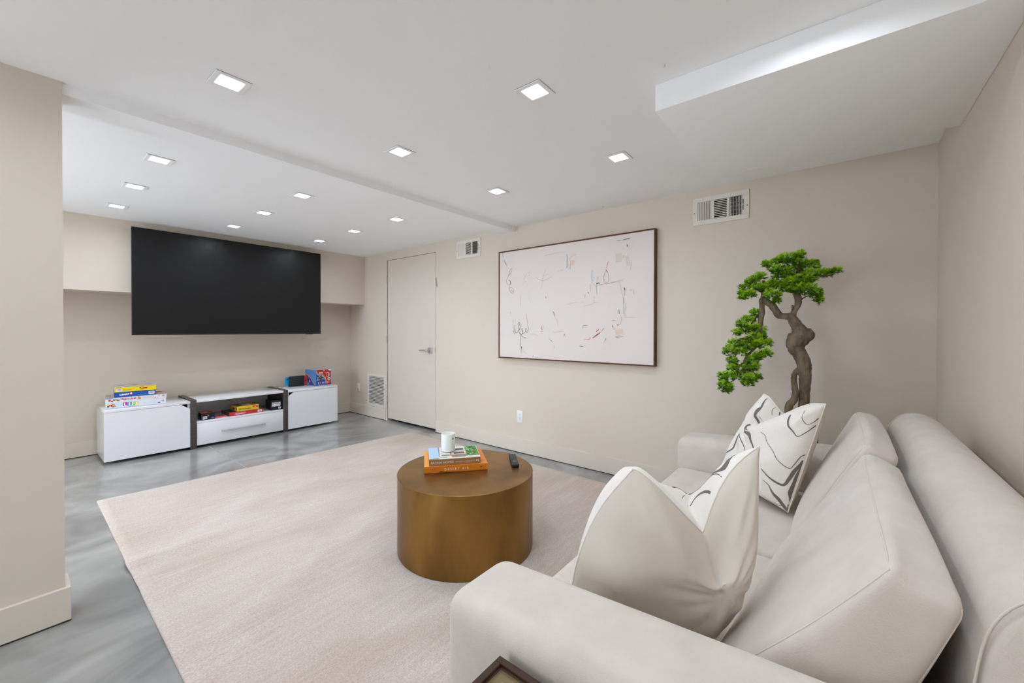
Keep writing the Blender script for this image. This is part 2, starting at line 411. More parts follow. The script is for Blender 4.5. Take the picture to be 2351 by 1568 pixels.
PADS=[(-0.311,2.751,1.578,0.037,0.02),(-0.272,2.736,1.541,0.043,0.028),(-0.249,2.769,1.593,0.037,0.031),(-0.21,2.742,1.601,0.049,0.028),(-0.164,2.732,1.61,0.022,0.022),(-0.176,2.769,1.573,0.056,0.031),(-0.134,2.826,1.551,0.056,0.034),(-0.106,2.813,1.574,0.019,0.017),(-0.215,2.809,1.531,0.068,0.031),(-0.115,2.749,1.504,0.049,0.028),(-0.244,2.784,1.506,0.056,0.025),(-0.19,2.755,1.468,0.068,0.034),(-0.139,2.744,1.475,0.049,0.031),(-0.158,2.737,1.427,0.068,0.031),(-0.12,2.749,1.414,0.049,0.031),(-0.093,2.827,1.393,0.031,0.028),(-0.078,2.816,1.367,0.019,0.022),(-0.054,2.814,1.509,0.037,0.023),(-0.012,2.813,1.52,0.034,0.016),(-0.246,2.746,1.452,0.031,0.022),(-0.221,2.759,1.426,0.037,0.019),(-0.355,2.714,1.504,0.037,0.028),(-0.39,2.726,1.479,0.037,0.025),(-0.426,2.739,1.45,0.034,0.025),(-0.443,2.742,1.412,0.028,0.025),(-0.39,2.655,1.403,0.031,0.025),(-0.36,2.712,1.438,0.037,0.031),(-0.312,2.719,1.435,0.037,0.037),(-0.283,2.701,1.457,0.031,0.031),(-0.285,2.665,1.392,0.04,0.031),(-0.267,2.697,1.363,0.017,0.019),(-0.429,2.655,1.38,0.022,0.012),(-0.372,2.708,1.294,0.026,0.026),(-0.402,2.7,1.259,0.034,0.023),(-0.43,2.665,1.233,0.031,0.022),(-0.456,2.638,1.182,0.026,0.016),(-0.425,2.705,1.195,0.037,0.022),(-0.38,2.668,1.214,0.037,0.028),(-0.347,2.702,1.202,0.031,0.028),(-0.338,2.698,1.17,0.025,0.025),(-0.373,2.661,1.151,0.043,0.031),(-0.345,2.651,1.12,0.037,0.028),(-0.397,2.671,1.106,0.049,0.028),(-0.461,2.652,1.118,0.043,0.031),(-0.49,2.623,1.079,0.031,0.034),(-0.442,2.639,1.074,0.043,0.028),(-0.307,2.694,1.126,0.023,0.019),(-0.305,2.61,1.071,0.03,0.025),(-0.339,2.61,1.054,0.031,0.025),(-0.38,2.674,1.024,0.037,0.028),(-0.475,2.636,1.021,0.031,0.028),(-0.406,2.664,0.979,0.04,0.031),(-0.367,2.657,0.988,0.028,0.025),(-0.47,2.643,0.976,0.034,0.025),(-0.442,2.715,0.927,0.049,0.031),(-0.384,2.627,0.926,0.04,0.028),(-0.398,2.65,0.895,0.037,0.017),(-0.485,2.627,0.931,0.031,0.028),(-0.532,2.675,0.917,0.026,0.031),(-0.527,2.635,0.876,0.025,0.028),(-0.493,2.644,0.868,0.031,0.023),(-0.513,2.687,0.835,0.022,0.011),(-0.348,2.64,0.94,0.022,0.019)]
FAR_LINES=[([(-0.666,0.986),(-0.508,0.895),(-0.551,0.771),(-0.547,0.695),(-0.475,0.647),(-0.265,0.475)],[0.0076,0.0209,0.0342,0.0304,0.0285,0.0285]),([(-0.475,0.742),(-0.394,0.709),(-0.341,0.675)],[0.0038,0.0038]),([(-0.332,0.995),(-0.332,0.957),(-0.294,0.909)],[0.0038,0.0038]),([(-0.217,0.995),(-0.222,0.976),(0.136,0.718)],[0.0057,0.0057]),([(-0.547,0.442),(-0.589,0.332),(-0.413,0.217),(-0.212,0.16),(-0.069,0.041),(0.074,-0.074)],[0.0285,0.038,0.0323,0.019,0.0171]),([(-0.862,-0.442),(-0.599,-0.265),(-0.585,-0.107),(-0.599,0.103),(-0.337,-0.045),(-0.126,-0.208)],[0.0133,0.019,0.0076,0.0076]),([(-0.862,0.537),(-0.862,0.465),(-0.857,0.217),(-0.838,0.088),(-0.857,-0.117),(-0.857,-0.236)],[0.0038,0.0038]),([(0.093,0.294),(0.251,0.241),(0.337,0.136),(0.547,0.012),(0.704,-0.131),(0.89,-0.227),(0.933,-0.16),(0.967,-0.002),(0.995,0.06)],[0.0047,0.0047]),([(0.513,0.733),(0.542,0.637),(0.618,0.527),(0.737,0.442),(0.847,0.36),(0.947,0.47),(0.99,0.58),(0.995,0.604)],[0.019,0.0152,0.0076,0.0057,0.0057]),([(0.752,0.847),(0.771,0.771),(0.847,0.647),(0.914,0.599),(0.971,0.652),(0.995,0.737)],[0.0047,0.0047]),([(0.475,-0.375),(0.656,-0.484),(0.819,-0.547),(0.9,-0.532),(0.933,-0.413),(0.957,-0.26),(0.986,-0.141),(0.995,-0.05)],[0.0076,0.0133,0.019,0.0209,0.0209,0.0152,0.0076]),([(0.551,-0.575),(0.685,-0.628),(0.776,-0.737),(0.866,-0.814),(0.928,-0.9),(0.981,-0.971),(0.995,-0.995),(0.995,-0.995)],[0.0047,0.0095,0.0238,0.0285,0.0266,0.019,0.0143]),([(0.995,-0.179),(0.986,-0.327),(0.986,-0.518),(0.981,-0.652),(0.995,-0.737),(0.995,-0.804)],[0.0047,0.0114,0.019,0.0152,0.0057]),([(0.585,-0.9),(0.652,-0.947),(0.838,-0.943),(0.919,-0.919)],[0.0047,0.0047]),([(0.995,-0.862),(0.995,-0.957),(0.995,-0.995)],[0.0095,0.0095]),([(-0.389,-0.37),(-0.322,-0.303),(-0.251,-0.289)],[0.0047,0.0047])]
NEAR_LINES=[([(0.112,0.356),(0.332,0.193),(0.48,0.747),(0.57,0.971),(0.938,0.842)],[0.0144,0.0198,0.009,0.018,0.018]),([(0.117,0.623),(0.446,0.246),(0.47,0.747),(0.499,0.995)],[0.0045,0.0045]),([(0.15,0.709),(0.289,0.752),(0.322,0.981)],[0.0126,0.0126]),([(-0.513,-0.146),(-0.446,-0.088),(-0.37,-0.084)],[0.0072,0.0054]),([(-0.57,-0.389),(-0.494,-0.308),(-0.408,-0.27)],[0.009,0.0072]),([(-0.609,-0.885),(-0.561,-0.828),(-0.432,-0.804)],[0.0045,0.0045]),([(-0.709,-0.99),(-0.623,-0.938),(-0.456,-0.876)],[0.0144,0.0162,0.0108]),([(-0.642,-0.995),(-0.594,-0.971),(-0.508,-0.943)],[0.009,0.0072])]
# ------------------------------------------------------------------ materials
WALL = mat('wall_paint', srgb(218, 207, 193), 0.75, spec=0.3, noise=((0.8, 0.8, 0.8), 1, 0.012))
CEIL = mat('ceiling_paint', srgb(251, 251, 251), 0.9, spec=0.2)
WHITE_METAL = mat('white_enamel', srgb(226, 220, 210), 0.4)
WHITE_PLASTIC = mat('white_plastic', srgb(236, 234, 230), 0.35)
WHITE_LAQ = mat('white_lacquer', srgb(236, 236, 240), 0.16, coat=0.5)
DARK_WOOD = mat('dark_wood_veneer', srgb(74, 68, 66), 0.5, noise=((6, 6, 90), 4, 0.25))
DARK_WOOD_H = mat('dark_wood_veneer_flat', srgb(86, 80, 77), 0.45, noise=((4, 90, 6), 4, 0.22))
NICKEL = mat('brushed_nickel', srgb(196, 194, 190), 0.42, metal=0.75)
BLACK = mat('black_void', (0.004, 0.004, 0.004, 1), 0.9, spec=0.1)
GAP_SHADE = mat('gap_shade', srgb(120, 120, 122), 0.9, spec=0.1)
SCREW = mat('screw_head', srgb(90, 84, 76), 0.4, metal=0.6)
TRIM_W = mat('trim_white', srgb(247, 247, 247), 0.6)
LENS = mat('lamp_lens', (1, 1, 1, 1), 0.5, emit=((0.865, 0.97, 1.105, 1), LAMP))

def floor_material():
    m = bpy.data.materials.new('polished_concrete'); m.use_nodes = True
    nt = m.node_tree; b = nt.nodes['Principled BSDF']; N = nt.nodes.new; Lk = nt.links.new
    tc = N('ShaderNodeTexCoord'); mp = N('ShaderNodeMapping')
    mp.inputs['Scale'].default_value = (1.0, 0.7, 1); mp.inputs['Rotation'].default_value = (0, 0, 0.35)
    Lk(tc.outputs['Object'], mp.inputs['Vector'])
    n1 = N('ShaderNodeTexNoise'); n1.inputs['Scale'].default_value = 1.7; n1.inputs['Detail'].default_value = 4; n1.inputs['Distortion'].default_value = 1.5; n1.inputs['Roughness'].default_value = 0.52
    Lk(mp.outputs['Vector'], n1.inputs['Vector'])
    r = N('ShaderNodeValToRGB'); e = r.color_ramp.elements
    e[0].position = 0.34; e[0].color = srgb(126, 124, 122)
    e[1].position = 0.70; e[1].color = srgb(180, 178, 174)
    x = e.new(0.5); x.color = srgb(152, 150, 147)
    Lk(n1.outputs['Fac'], r.inputs['Fac'])
    Lk(r.outputs['Color'], b.inputs['Base Color'])
    n2 = N('ShaderNodeTexNoise'); n2.inputs['Scale'].default_value = 3.0; n2.inputs['Detail'].default_value = 3
    Lk(mp.outputs['Vector'], n2.inputs['Vector'])
    mr = N('ShaderNodeMapRange'); mr.inputs['To Min'].default_value = 0.09; mr.inputs['To Max'].default_value = 0.20
    Lk(n2.outputs['Fac'], mr.inputs['Value']); Lk(mr.outputs['Result'], b.inputs['Roughness'])
    bp = N('ShaderNodeBump'); bp.inputs['Strength'].default_value = 0.05; bp.inputs['Distance'].default_value = 0.02
    Lk(n1.outputs['Fac'], bp.inputs['Height']); Lk(bp.outputs['Normal'], b.inputs['Normal'])
    b.inputs['Specular IOR Level'].default_value = 0.6
    return m

def rug_material():
    m = bpy.data.materials.new('rug_pile'); m.use_nodes = True
    nt = m.node_tree; b = nt.nodes['Principled BSDF']; N = nt.nodes.new; Lk = nt.links.new
    tc = N('ShaderNodeTexCoord')
    def nz(sc, det, dist=0):
        mp = N('ShaderNodeMapping'); mp.inputs['Scale'].default_value = sc; mp.inputs['Rotation'].default_value = (0, 0, -0.05)
        Lk(tc.outputs['Object'], mp.inputs['Vector'])
        n = N('ShaderNodeTexNoise'); n.inputs['Scale'].default_value = 1; n.inputs['Detail'].default_value = det; n.inputs['Distortion'].default_value = dist
        Lk(mp.outputs['Vector'], n.inputs['Vector']); return n
    big = nz((2.2, 1.1, 1), 3, 0.8); streak = nz((60, 5.5, 1), 3, 0.5); grain = nz((240, 120, 240), 2)
    r = N('ShaderNodeValToRGB'); e = r.color_ramp.elements
    e[0].position = 0.36; e[0].color = srgb(192, 177, 162); e[1].position = 0.66; e[1].color = srgb(211, 202, 192)
    x = e.new(0.5); x.color = srgb(203, 188, 178)
    mix = N('ShaderNodeMix'); mix.inputs['Factor'].default_value = 0.36
    Lk(big.outputs['Fac'], mix.inputs[2]); Lk(streak.outputs['Fac'], mix.inputs[3]); Lk(mix.outputs[0], r.inputs['Fac'])
    mr = N('ShaderNodeMapRange'); mr.inputs['From Min'].default_value = 0.3; mr.inputs['From Max'].default_value = 0.7; mr.inputs['To Min'].default_value = 0.80; mr.inputs['To Max'].default_value = 1.12
    Lk(grain.outputs['Fac'], mr.inputs['Value'])
    vm = N('ShaderNodeVectorMath'); vm.operation = 'SCALE'; Lk(r.outputs['Color'], vm.inputs[0]); Lk(mr.outputs['Result'], vm.inputs['Scale'])
    Lk(vm.outputs['Vector'], b.inputs['Base Color'])
    b.inputs['Roughness'].default_value = 0.95; b.inputs['Sheen Weight'].default_value = 0.15; b.inputs['Specular IOR Level'].default_value = 0.1
    bp = N('ShaderNodeBump'); bp.inputs['Strength'].default_value = 0.5; bp.inputs['Distance'].default_value = 0.003
    Lk(grain.outputs['Fac'], bp.inputs['Height']); Lk(bp.outputs['Normal'], b.inputs['Normal'])
    return m

# ------------------------------------------------------------------ room shell
YA = 3.147      # painting wall
XR = 0.416      # wall behind the sofa
XT = -5.52      # television end wall
XS = -5.144     # face of the soffit that carries the television
XL = -2.466     # face of the partition
YP = 0.15       # end of the partition
YS = -0.33      # side of the television alcove
YB = -2.65      # wall behind the camera
ZC = 2.205      # ceiling
DL, DR, DT = -4.612, -3.652, 2.100      # door opening

fl = box('floor', (XT - 0.2, YB - 0.2, -0.08), (XR + 0.2, YA + 0.9, 0), floor_material())
tag(fl, 'glossy grey swirled concrete floor', kind='structure')
jm = mat('floor_joint', srgb(172, 171, 170), 0.3)
jt = box('control_joint', (-5.5, 1.299, -0.001), (-2.5, 1.306, 0.0005), jm, fl)

LX = (-4.605, -3.870, -3.148, -1.938, -1.003, -0.06)
LY = (2.25, 1.408, 0.579, -0.26)
LAMPS = [(x, y) for x in LX for y in LY if not (x < XL and y < 0) and not (x > -0.5 and y > 2)]
bm = bmesh.new()
hh = 0.052
xs = sorted([XT - 0.15, XR + 0.15] + [x + s_ * hh for x in LX for s_ in (-1, 1)])
ys = sorted([YB - 0.15, YA + 0.9] + [y + s_ * hh for y in LY for s_ in (-1, 1)])
V = {}
def cv(i, j):
    if (i, j) not in V: V[i, j] = bm.verts.new((xs[i], ys[j], ZC))
    return V[i, j]
for i in range(len(xs) - 1):
    for j in range(len(ys) - 1):
        cx_, cy_ = (xs[i] + xs[i + 1]) / 2, (ys[j] + ys[j + 1]) / 2
        if any(abs(cx_ - x) < 1e-4 and abs(cy_ - y) < 1e-4 for x, y in LAMPS): continue
        bm.faces.new((cv(i, j), cv(i, j + 1), cv(i + 1, j + 1), cv(i + 1, j)))
add_box(bm, (XT - 0.15, YB - 0.15, ZC + 0.06), (XR + 0.15, YA + 0.9, ZC + 0.12))
me = bpy.data.meshes.new('ceiling'); bm.to_mesh(me); bm.free()
cl = link('ceiling', me, None, [CEIL])
tag(cl, 'flat white ceiling with rows of recessed lights', kind='structure')

bm = bmesh.new()
add_box(bm, (XT - 0.15, YA, 0), (DL, YA + 0.14, ZC))
add_box(bm, (DR, YA, 0), (XR + 0.15, YA + 0.14, ZC))
add_box(bm, (DL, YA, DT), (DR, YA + 0.14, ZC))
tag(finish(bm, 'wall_back', WALL), 'beige wall with the painting and the flush door', kind='structure')
bm = bmesh.new()
add_box(bm, (DL - 0.4, YA + 0.70, 0), (DR + 0.4, YA + 0.80, ZC)); add_box(bm, (DL - 0.4, YA + 0.14, 0), (DL - 0.3, YA + 0.70, ZC)); add_box(bm, (DR + 0.3, YA + 0.14, 0), (DR + 0.4, YA + 0.70, ZC))  # unseen closet, coloured dark as shade; side walls added to block stray light
tag(finish(bm, 'wall_closet', mat('closet_shade', srgb(90, 86, 80), 0.9)), 'unseen dark closet behind the flush door, closed against stray light', kind='structure')
tag(box('wall_right', (XR, YB - 0.1, 0), (XR + 0.12, YA, ZC), WALL), 'beige wall behind the sofa back', kind='structure')
tag(box('wall_left', (XT - 0.12, YS - 0.1, 0), (XT, YA, ZC), WALL), 'beige end wall behind the television stand', kind='structure')
tag(box('wall_partition', (XL - 0.13, YB, 0), (XL, YP, ZC), WALL), 'beige partition wall end beside the grey floor', kind='structure')
bm = bmesh.new()
add_box(bm, (XT, YS - 0.1, 2.12), (XL - 0.13, YS, ZC)); add_box(bm, (XT, YS - 0.1, 0), (XT + 0.5, YS, 2.12)); add_box(bm, (XL - 0.33, YS - 0.1, 0), (XL - 0.13, YS, 2.12))  # unseen opening added to let fill light into the television end
tag(finish(bm, 'wall_alcove', WALL), 'beige side wall of the television alcove with an added opening for fill light', kind='structure')
bm = bmesh.new()
add_box(bm, (XL - 0.13, YB - 0.12, 2.12), (XR + 0.12, YB, ZC)); add_box(bm, (XL - 0.13, YB - 0.12, 0), (XL + 0.1, YB, 2.12)); add_box(bm, (-0.75, YB - 0.12, 0), (XR + 0.12, YB, 2.12)); add_box(bm, (-0.75, YB, 0), (XR + 0.12, -1.8, ZC))  # unseen opening added for fill light; solid block added to cut part of it
tag(finish(bm, 'wall_front', WALL), 'unseen beige wall with an added fill-light opening and light-blocking section behind the viewpoint', kind='structure')
tag(box('wall_soffit', (XT, YS, 1.54), (XS, YA, ZC), WALL), 'boxed-out upper wall carrying the television', kind='structure')
tag(box('ceiling_beam', (-2.66, YP - 0.13, 2.158), (-2.474, YA, ZC), CEIL), 'shallow white ceiling beam between partition and painting wall', kind='structure')
tag(box('ceiling_bulkhead', (-0.591, 1.68, 2.096), (XR, 2.632, ZC), CEIL, bev=0.003), 'white dropped ceiling box above the sofa', kind='structure')

BB = mat('baseboard_paint', srgb(221, 211, 197), 0.5, spec=0.4)
GAP = mat('floor_gap', srgb(70, 66, 60), 0.9)
def baseboard(name, a, b, label):
    o = box(name, a, b, BB, bev=0.0025, seg=1)
    tag(o, label, kind='structure')
    return o
def bb_y(name, x0, x1, y, label, d=-1):
    o = baseboard(name, (x0, y, 0.006), (x1, y + d * 0.016, 0.142), label)
    box('shadow_gap', (x0, y, 0.0), (x1, y + d * 0.013, 0.006), GAP, o)
def bb_x(name, y0, y1, x, label, d=1):
    o = baseboard(name, (x, y0, 0.006), (x + d * 0.016, y1, 0.142), label)
    box('shadow_gap', (x, y0, 0.0), (x + d * 0.013, y1, 0.006), GAP, o)
bb_y('baseboard_back', DR + 0.012, XR, YA, 'beige baseboard under the painting')
bb_y('baseboard_back_corner', XT, DL - 0.025, YA, 'beige baseboard under the louvred return grille')
bb_x('baseboard_left', YS, YA - 0.016, XT, 'beige baseboard behind the television stand')
bb_x('baseboard_partition', YB, YP + 0.016, XL, 'beige baseboard along the partition')
bb_y('baseboard_partition_end', XL - 0.13, XL, YP, 'beige baseboard return on the partition end', d=1)
bb_x('baseboard_right', YB, YA - 0.016, XR, 'beige baseboard behind the sofa', d=-1)

# ------------------------------------------------------------------ door
d1 = empty('door_1', ((DL + DR) / 2, YA, 0)); tag(d1, 'flush beige door with a lever handle', kind='structure')
DOORP = mat('door_paint', srgb(218, 207, 194), 0.45, spec=0.4)
dx = (DL + DR) / 2
box('door_slab', (DL + 0.014 - dx, 0.001, 0.034), (DR - 0.006 - dx, 0.04, DT - 0.005), DOORP, d1, bev=0.0015, seg=1)
box('door_jamb', (DL - 0.026 - dx, -0.004, 0.0), (DL - 0.002 - dx, 0.0005, DT + 0.004), DOORP, d1)
for z in (1.85, 1.068, 0.282):
    h = box('hinge', (DL - 0.002 - dx, -0.012, z - 0.048), (DL + 0.018 - dx, 0.0005, z + 0.048), NICKEL, d1, bev=0.002)
    bm = bmesh.new()
    add_tube(bm, [(DL + 0.008 - dx, -0.013, z - 0.05, 0.006), (DL + 0.008 - dx, -0.013, z + 0.05, 0.006)], seg=10)
    finish(bm, 'hinge_pin', NICKEL, h, smooth=True, angle=40)
rz_ = -3.748 - dx
ros = box('rosette', (rz_ - 0.033, -0.010, 0.917), (rz_ + 0.033, 0.001, 0.983), NICKEL, d1, bev=0.002)
bm = bmesh.new()
add_tube(bm, smooth_path([(rz_, -0.008, 0.95, 0.011), (rz_, -0.03, 0.95, 0.011), (rz_ - 0.004, -0.052, 0.95, 0.0105), (rz_ - 0.02, -0.058, 0.95, 0.010), (rz_ - 0.08, -0.058, 0.95, 0.009), (rz_ - 0.135, -0.056, 0.949, 0.009)], 4), seg=12)
finish(bm, 'lever_handle', NICKEL, d1, smooth=True, angle=40)
box('strike_plate', (DR - 0.012 - dx, -0.003, 0.93), (DR + 0.006 - dx, 0.001, 0.99), NICKEL, d1, bev=0.001)
bm = bmesh.new(); vs = add_box(bm, (-0.009, -0.006, -0.062), (0.009, 0.0, 0.062), 0.002)
bm.transform(Matrix.Rotation(math.radians(-9), 4, 'Y') @ Matrix.Identity(4)); bm.transform(Matrix.Translation((-3.636 - dx, -0.001, 1.747)))
finish(bm, 'alarm_contact', mat('contact_plastic', srgb(196, 188, 178), 0.4), d1, smooth=True, angle=40)
bm = bmesh.new(); add_box(bm, (-0.003, -0.008, -0.045), (0.003, -0.006, 0.045))
bm.transform(Matrix.Rotation(math.radians(-9), 4, 'Y')); bm.transform(Matrix.Translation((-3.636 - dx, -0.001, 1.747)))
finish(bm, 'contact_groove', mat('contact_groove', srgb(120, 112, 106), 0.5), d1)

# ------------------------------------------------------------------ recessed lights
def make_downlight():
    e = empty('recessed_downlight', (0, 0, ZC))
    h, q = 0.0625, 0.041
    bm = bmesh.new()
    def ring(s, z): return [bm.verts.new((a * s, b * s, z)) for a, b in ((-1, -1), (1, -1), (1, 1), (-1, 1))]
    R = [ring(h, -0.0018), ring(h - 0.001, -0.0042), ring(q + 0.003, -0.0042), ring(q, -0.0030)]
    for A, B in zip(R, R[1:]):
        for k in range(4):
            bm.faces.new((A[k], A[(k + 1) % 4], B[(k + 1) % 4], B[k]))
    finish(bm, 'trim_plate', TRIM_W, e)
    bm = bmesh.new()
    R = [ring(h - 0.0004, -0.0018), ring(h - 0.0004, -0.0001), ring(q + 0.006, -0.0001)]
    for A, B in zip(R, R[1:]):
        for k in range(4):
            bm.faces.new((A[k], A[(k + 1) % 4], B[(k + 1) % 4], B[k]))
    finish(bm, 'gap_shade_ring', GAP_SHADE, e)  # dark ring coloured as the shade between trim and ceiling
    zl = 0.011
    bm = bmesh.new()
    R = [ring(q, -0.0030), ring(q - 0.0015, zl)]
    for k in range(4):
        bm.faces.new((R[0][k], R[0][(k + 1) % 4], R[1][(k + 1) % 4], R[1][k]))
    finish(bm, 'reflector', TRIM_W, e)
    bm = bmesh.new()
    add_box(bm, (-0.05, -0.05, zl + 0.002), (0.05, 0.05, 0.055)); finish(bm, 'housing', TRIM_W, e)
    bm = bmesh.new()
    bm.faces.new([bm.verts.new((a * (q - 0.0012), b * (q - 0.0012), zl)) for a, b in ((-1, -1), (-1, 1), (1, 1), (1, -1))])
    me = bpy.data.meshes.new('lens'); bm.to_mesh(me); bm.free()
    link('lens', me, e, [LENS])
    return e
def dup(o, parent=None):
    c = o.copy(); COL.objects.link(c); c.parent = parent
    for ch in [x for x in bpy.data.objects if x.parent == o]:
        dup(ch, c)
    return c
proto = make_downlight()
ordn = {-4.605: 'first', -3.870: 'second', -3.148: 'third'}
row = {2.25: 'row along the painting wall', 1.408: 'middle row', 0.579: 'row beside the partition'}
first = True
for x, y in LAMPS:
    if True:
        if x in ordn:
            lb = 'square recessed ceiling light, %s from the television wall in the %s' % (ordn[x], row[y])
        elif y in row and x == -1.938:
            lb = 'square recessed ceiling light just past the ceiling beam, %s' % row[y]
        elif x == -1.003 and y == 2.25:
            lb = 'square recessed ceiling light beside the corner of the dropped ceiling box'
        elif x == -1.003 and y == 1.408:
            lb = 'square recessed ceiling light above the seating, bright and alone near the frame top'
        else:
            lb = 'square recessed ceiling light overhead behind the viewpoint'
        o = proto if first else dup(proto)
        first = False
        o.location = (x, y, ZC)
        tag(o, lb, 'ceiling light', 'square recessed ceiling lights')

# ------------------------------------------------------------------ wall registers, grille, outlets
def register(name, x0, x1, z0, z1, label):
    e = empty(name, ((x0 + x1) / 2, YA, (z0 + z1) / 2), 0, label, 'vent', 'supply air registers high on the painting wall')
    w, h = (x1 - x0) / 2, (z1 - z0) / 2
    iw, ih = w * 0.80, h * 0.66
    bm = bmesh.new()
    ox = -w * 0.02
    xs = [-iw + ox, -iw * 0.36 + ox, -iw * 0.24 + ox, iw * 0.33 + ox, iw * 0.45 + ox, iw * 0.98 + ox]
    y1, y0 = 0.0, -0.008
    add_box(bm, (-w, y0, ih), (w, y1, h), 0.0015, 1); add_box(bm, (-w, y0, -h), (w, y1, -ih), 0.0015, 1)
    add_box(bm, (-w, y0, -ih), (xs[0], y1, ih)); add_box(bm, (xs[5], y0, -ih), (w, y1, ih))
    add_box(bm, (xs[1], y0, -ih), (xs[2], y1, ih)); add_box(bm, (xs[3], y0, -ih), (xs[4], y1, ih))
    finish(bm, 'face_plate', WHITE_METAL, e)
    box('duct_opening', (xs[0], -0.0012, -ih), (xs[5], -0.0004, ih), BLACK, e)
    def slat(vertical, c, a, b, tilt, wd):
        bm = bmesh.new()
        if vertical:
            add_box(bm, (-wd / 2, -0.0005, a), (wd / 2, 0.0005, b))
            bm.transform(Matrix.Translation((c, -0.0045, 0)) @ Matrix.Rotation(tilt, 4, 'Z'))
        else:
            add_box(bm, (a, -0.0005, -wd / 2), (b, 0.0005, wd / 2))
            bm.transform(Matrix.Translation((0, -0.0045, c)) @ Matrix.Rotation(tilt, 4, 'X'))
        finish(bm, 'louver', WHITE_METAL, e)
    n = 8
    for k in range(n):
        p = (xs[1] - xs[0]) / n
        slat(True, xs[0] + (k + 0.5) * p, -ih, ih, 0.35, p * 0.74)
        p = (xs[5] - xs[4]) / n
        slat(True, xs[4] + (k + 0.5) * p, -ih, ih, -0.9, p * 0.62)
    m = 11
    for k in range(m):
        p = 2 * ih / m
        slat(False, -ih + (k + 0.5) * p, xs[2], xs[3], -0.5, p * 0.56)
    for k in range(5):      # damper blades deep behind the open side
        zc = -ih + (k + 0.5) * 2 * ih / 5
        box('damper_blade', (xs[4], -0.0016, zc - ih * 0.05), (xs[5], -0.0011, zc + ih * 0.05), SCREW, e)
    box('lever_slot', (xs[5] + w * 0.025, -0.0088, -ih * 0.55), (xs[5] + w * 0.05, -0.0079, ih * 0.55), BLACK, e)
    box('lever', (xs[5] + w * 0.015, -0.014, -0.004), (xs[5] + w * 0.085, -0.008, 0.003), WHITE_METAL, e, bev=0.001)
    for s in (-1, 1):
        o = lathe('screw', [(0, 0.0018), (0.0035, 0.0012), (0.0038, 0)], SCREW, e, 10)
        o.matrix_local = Matrix.Translation((s * w * 0.94, -0.008, -0.01)) @ Matrix.Rotation(math.radians(90), 4, 'X')
    return e
register('air_register', -3.298, -2.934, 1.975, 2.170, 'white three-way wall register between the door and the painting')
register('air_register', -0.827, -0.470, 1.951, 2.149, 'white three-way wall register above the bonsai tree')

g = empty('return_grille', (-4.853, YA, 0.375), 0, 'white louvred return grille low on the wall beside the door', 'vent')
w, h = 0.215, 0.216
bm = bmesh.new()
for a, b in (((-w, -0.009, h - 0.032), (w, 0, h)), ((-w, -0.009, -h), (w, 0, -h + 0.032)), ((-w, -0.009, -h + 0.032), (-w + 0.04, 0, h - 0.032)), ((w - 0.04, -0.009, -h + 0.032), (w, 0, h - 0.032))):
    add_box(bm, a, b, 0.0015, 1)
finish(bm, 'face_frame', WHITE_METAL, g)
box('duct_opening', (-w + 0.035, -0.0012, -h + 0.03), (w - 0.035, -0.0004, h - 0.03), BLACK, g)
n = 19
for k in range(n):
    p = (2 * h - 0.066) / n
    zc = -h + 0.033 + (k + 0.5) * p
    bm = bmesh.new(); add_box(bm, (-w + 0.038, -0.0006, -p * 0.38), (w - 0.038, 0.0006, p * 0.38))
    bm.transform(Matrix.Translation((0, -0.005, zc)) @ Matrix.Rotation(0.35, 4, 'X'))
    finish(bm, 'louver', WHITE_METAL, g)
box('filter_latch', (w - 0.02, -0.012, 0.02), (w - 0.012, -0.008, 0.05), NICKEL, g)

def outlet(x, z, label, w=0.036, h=0.059):
    e = empty('outlet', (x, YA, z), 0, label, 'outlet')
    box('cover_plate', (-w, -0.006, -h), (w, 0, h), WHITE_PLASTIC, e, bev=0.003)
    box('receptacle', (-0.017, -0.0075, -0.034), (0.017, -0.005, 0.034), WHITE_PLASTIC, e, bev=0.001)
    for s in (-1, 1):
        for dxx in (-0.006, 0.006):
            box('slot', (dxx - 0.001, -0.0079, s * 0.017 + 0.001), (dxx + 0.001, -0.0074, s * 0.017 + 0.009), BLACK, e)
        box('ground_hole', (-0.0022, -0.0079, s * 0.017 - 0.009), (0.0022, -0.0074, s * 0.017 - 0.005), BLACK, e)
outlet(-2.411, 0.351, 'white duplex wall outlet below the painting')
outlet(-5.299, 0.378, 'white wall outlet in the corner beside the return grille')

# ------------------------------------------------------------------ painting
PX0, PX1, PZ0, PZ1 = -2.652, -1.085, 0.916, 1.973
pa = empty('framed_painting', ((PX0 + PX1) / 2, YA, PZ0), 0, 'large pale abstract canvas in a thin dark brown frame', 'painting')
pw, phh = (PX1 - PX0) / 2, PZ1 - PZ0
FRAME = mat('walnut_frame', srgb(92, 60, 34), 0.55, spec=0.3, noise=((30, 30, 6), 3, 0.2))
fwid = 0.011
for a, b in (((-pw, -0.046, 0), (pw, -0.001, fwid)), ((-pw, -0.046, phh - fwid), (pw, -0.001, phh)), ((-pw, -0.046, fwid), (-pw + fwid, -0.001, phh - fwid)), ((pw - fwid, -0.046, fwid), (pw, -0.001, phh - fwid))):
    box('frame_rail', a, b, FRAME, pa, bev=0.001, seg=1)
CANVAS = mat('canvas', srgb(229, 219, 213), 0.8, spec=0.2, noise=((1.6, 1.6, 1.6), 3, 0.02), bump=((500, 500, 500), 0.1, 0.0005))
box('canvas', (-pw + fwid, -0.040, fwid), (pw - fwid, -0.02, phh - fwid), CANVAS, pa)
COLS = {'k': (72, 69, 70), 'g': (150, 144, 142), 'm': (184, 158, 152), 'p': (226, 202, 188), 'o': (184, 122, 98), 'd': (134, 144, 148), 'b': (150, 170, 184), 'n': (92, 108, 126), 'r': (190, 130, 120), 't': (219, 209, 200), 'q': (212, 202, 198)}
Mx = face_matrix((-pw, -0.0402, 0), (1, 0, 0), (0, 0, 1))
groups = {}
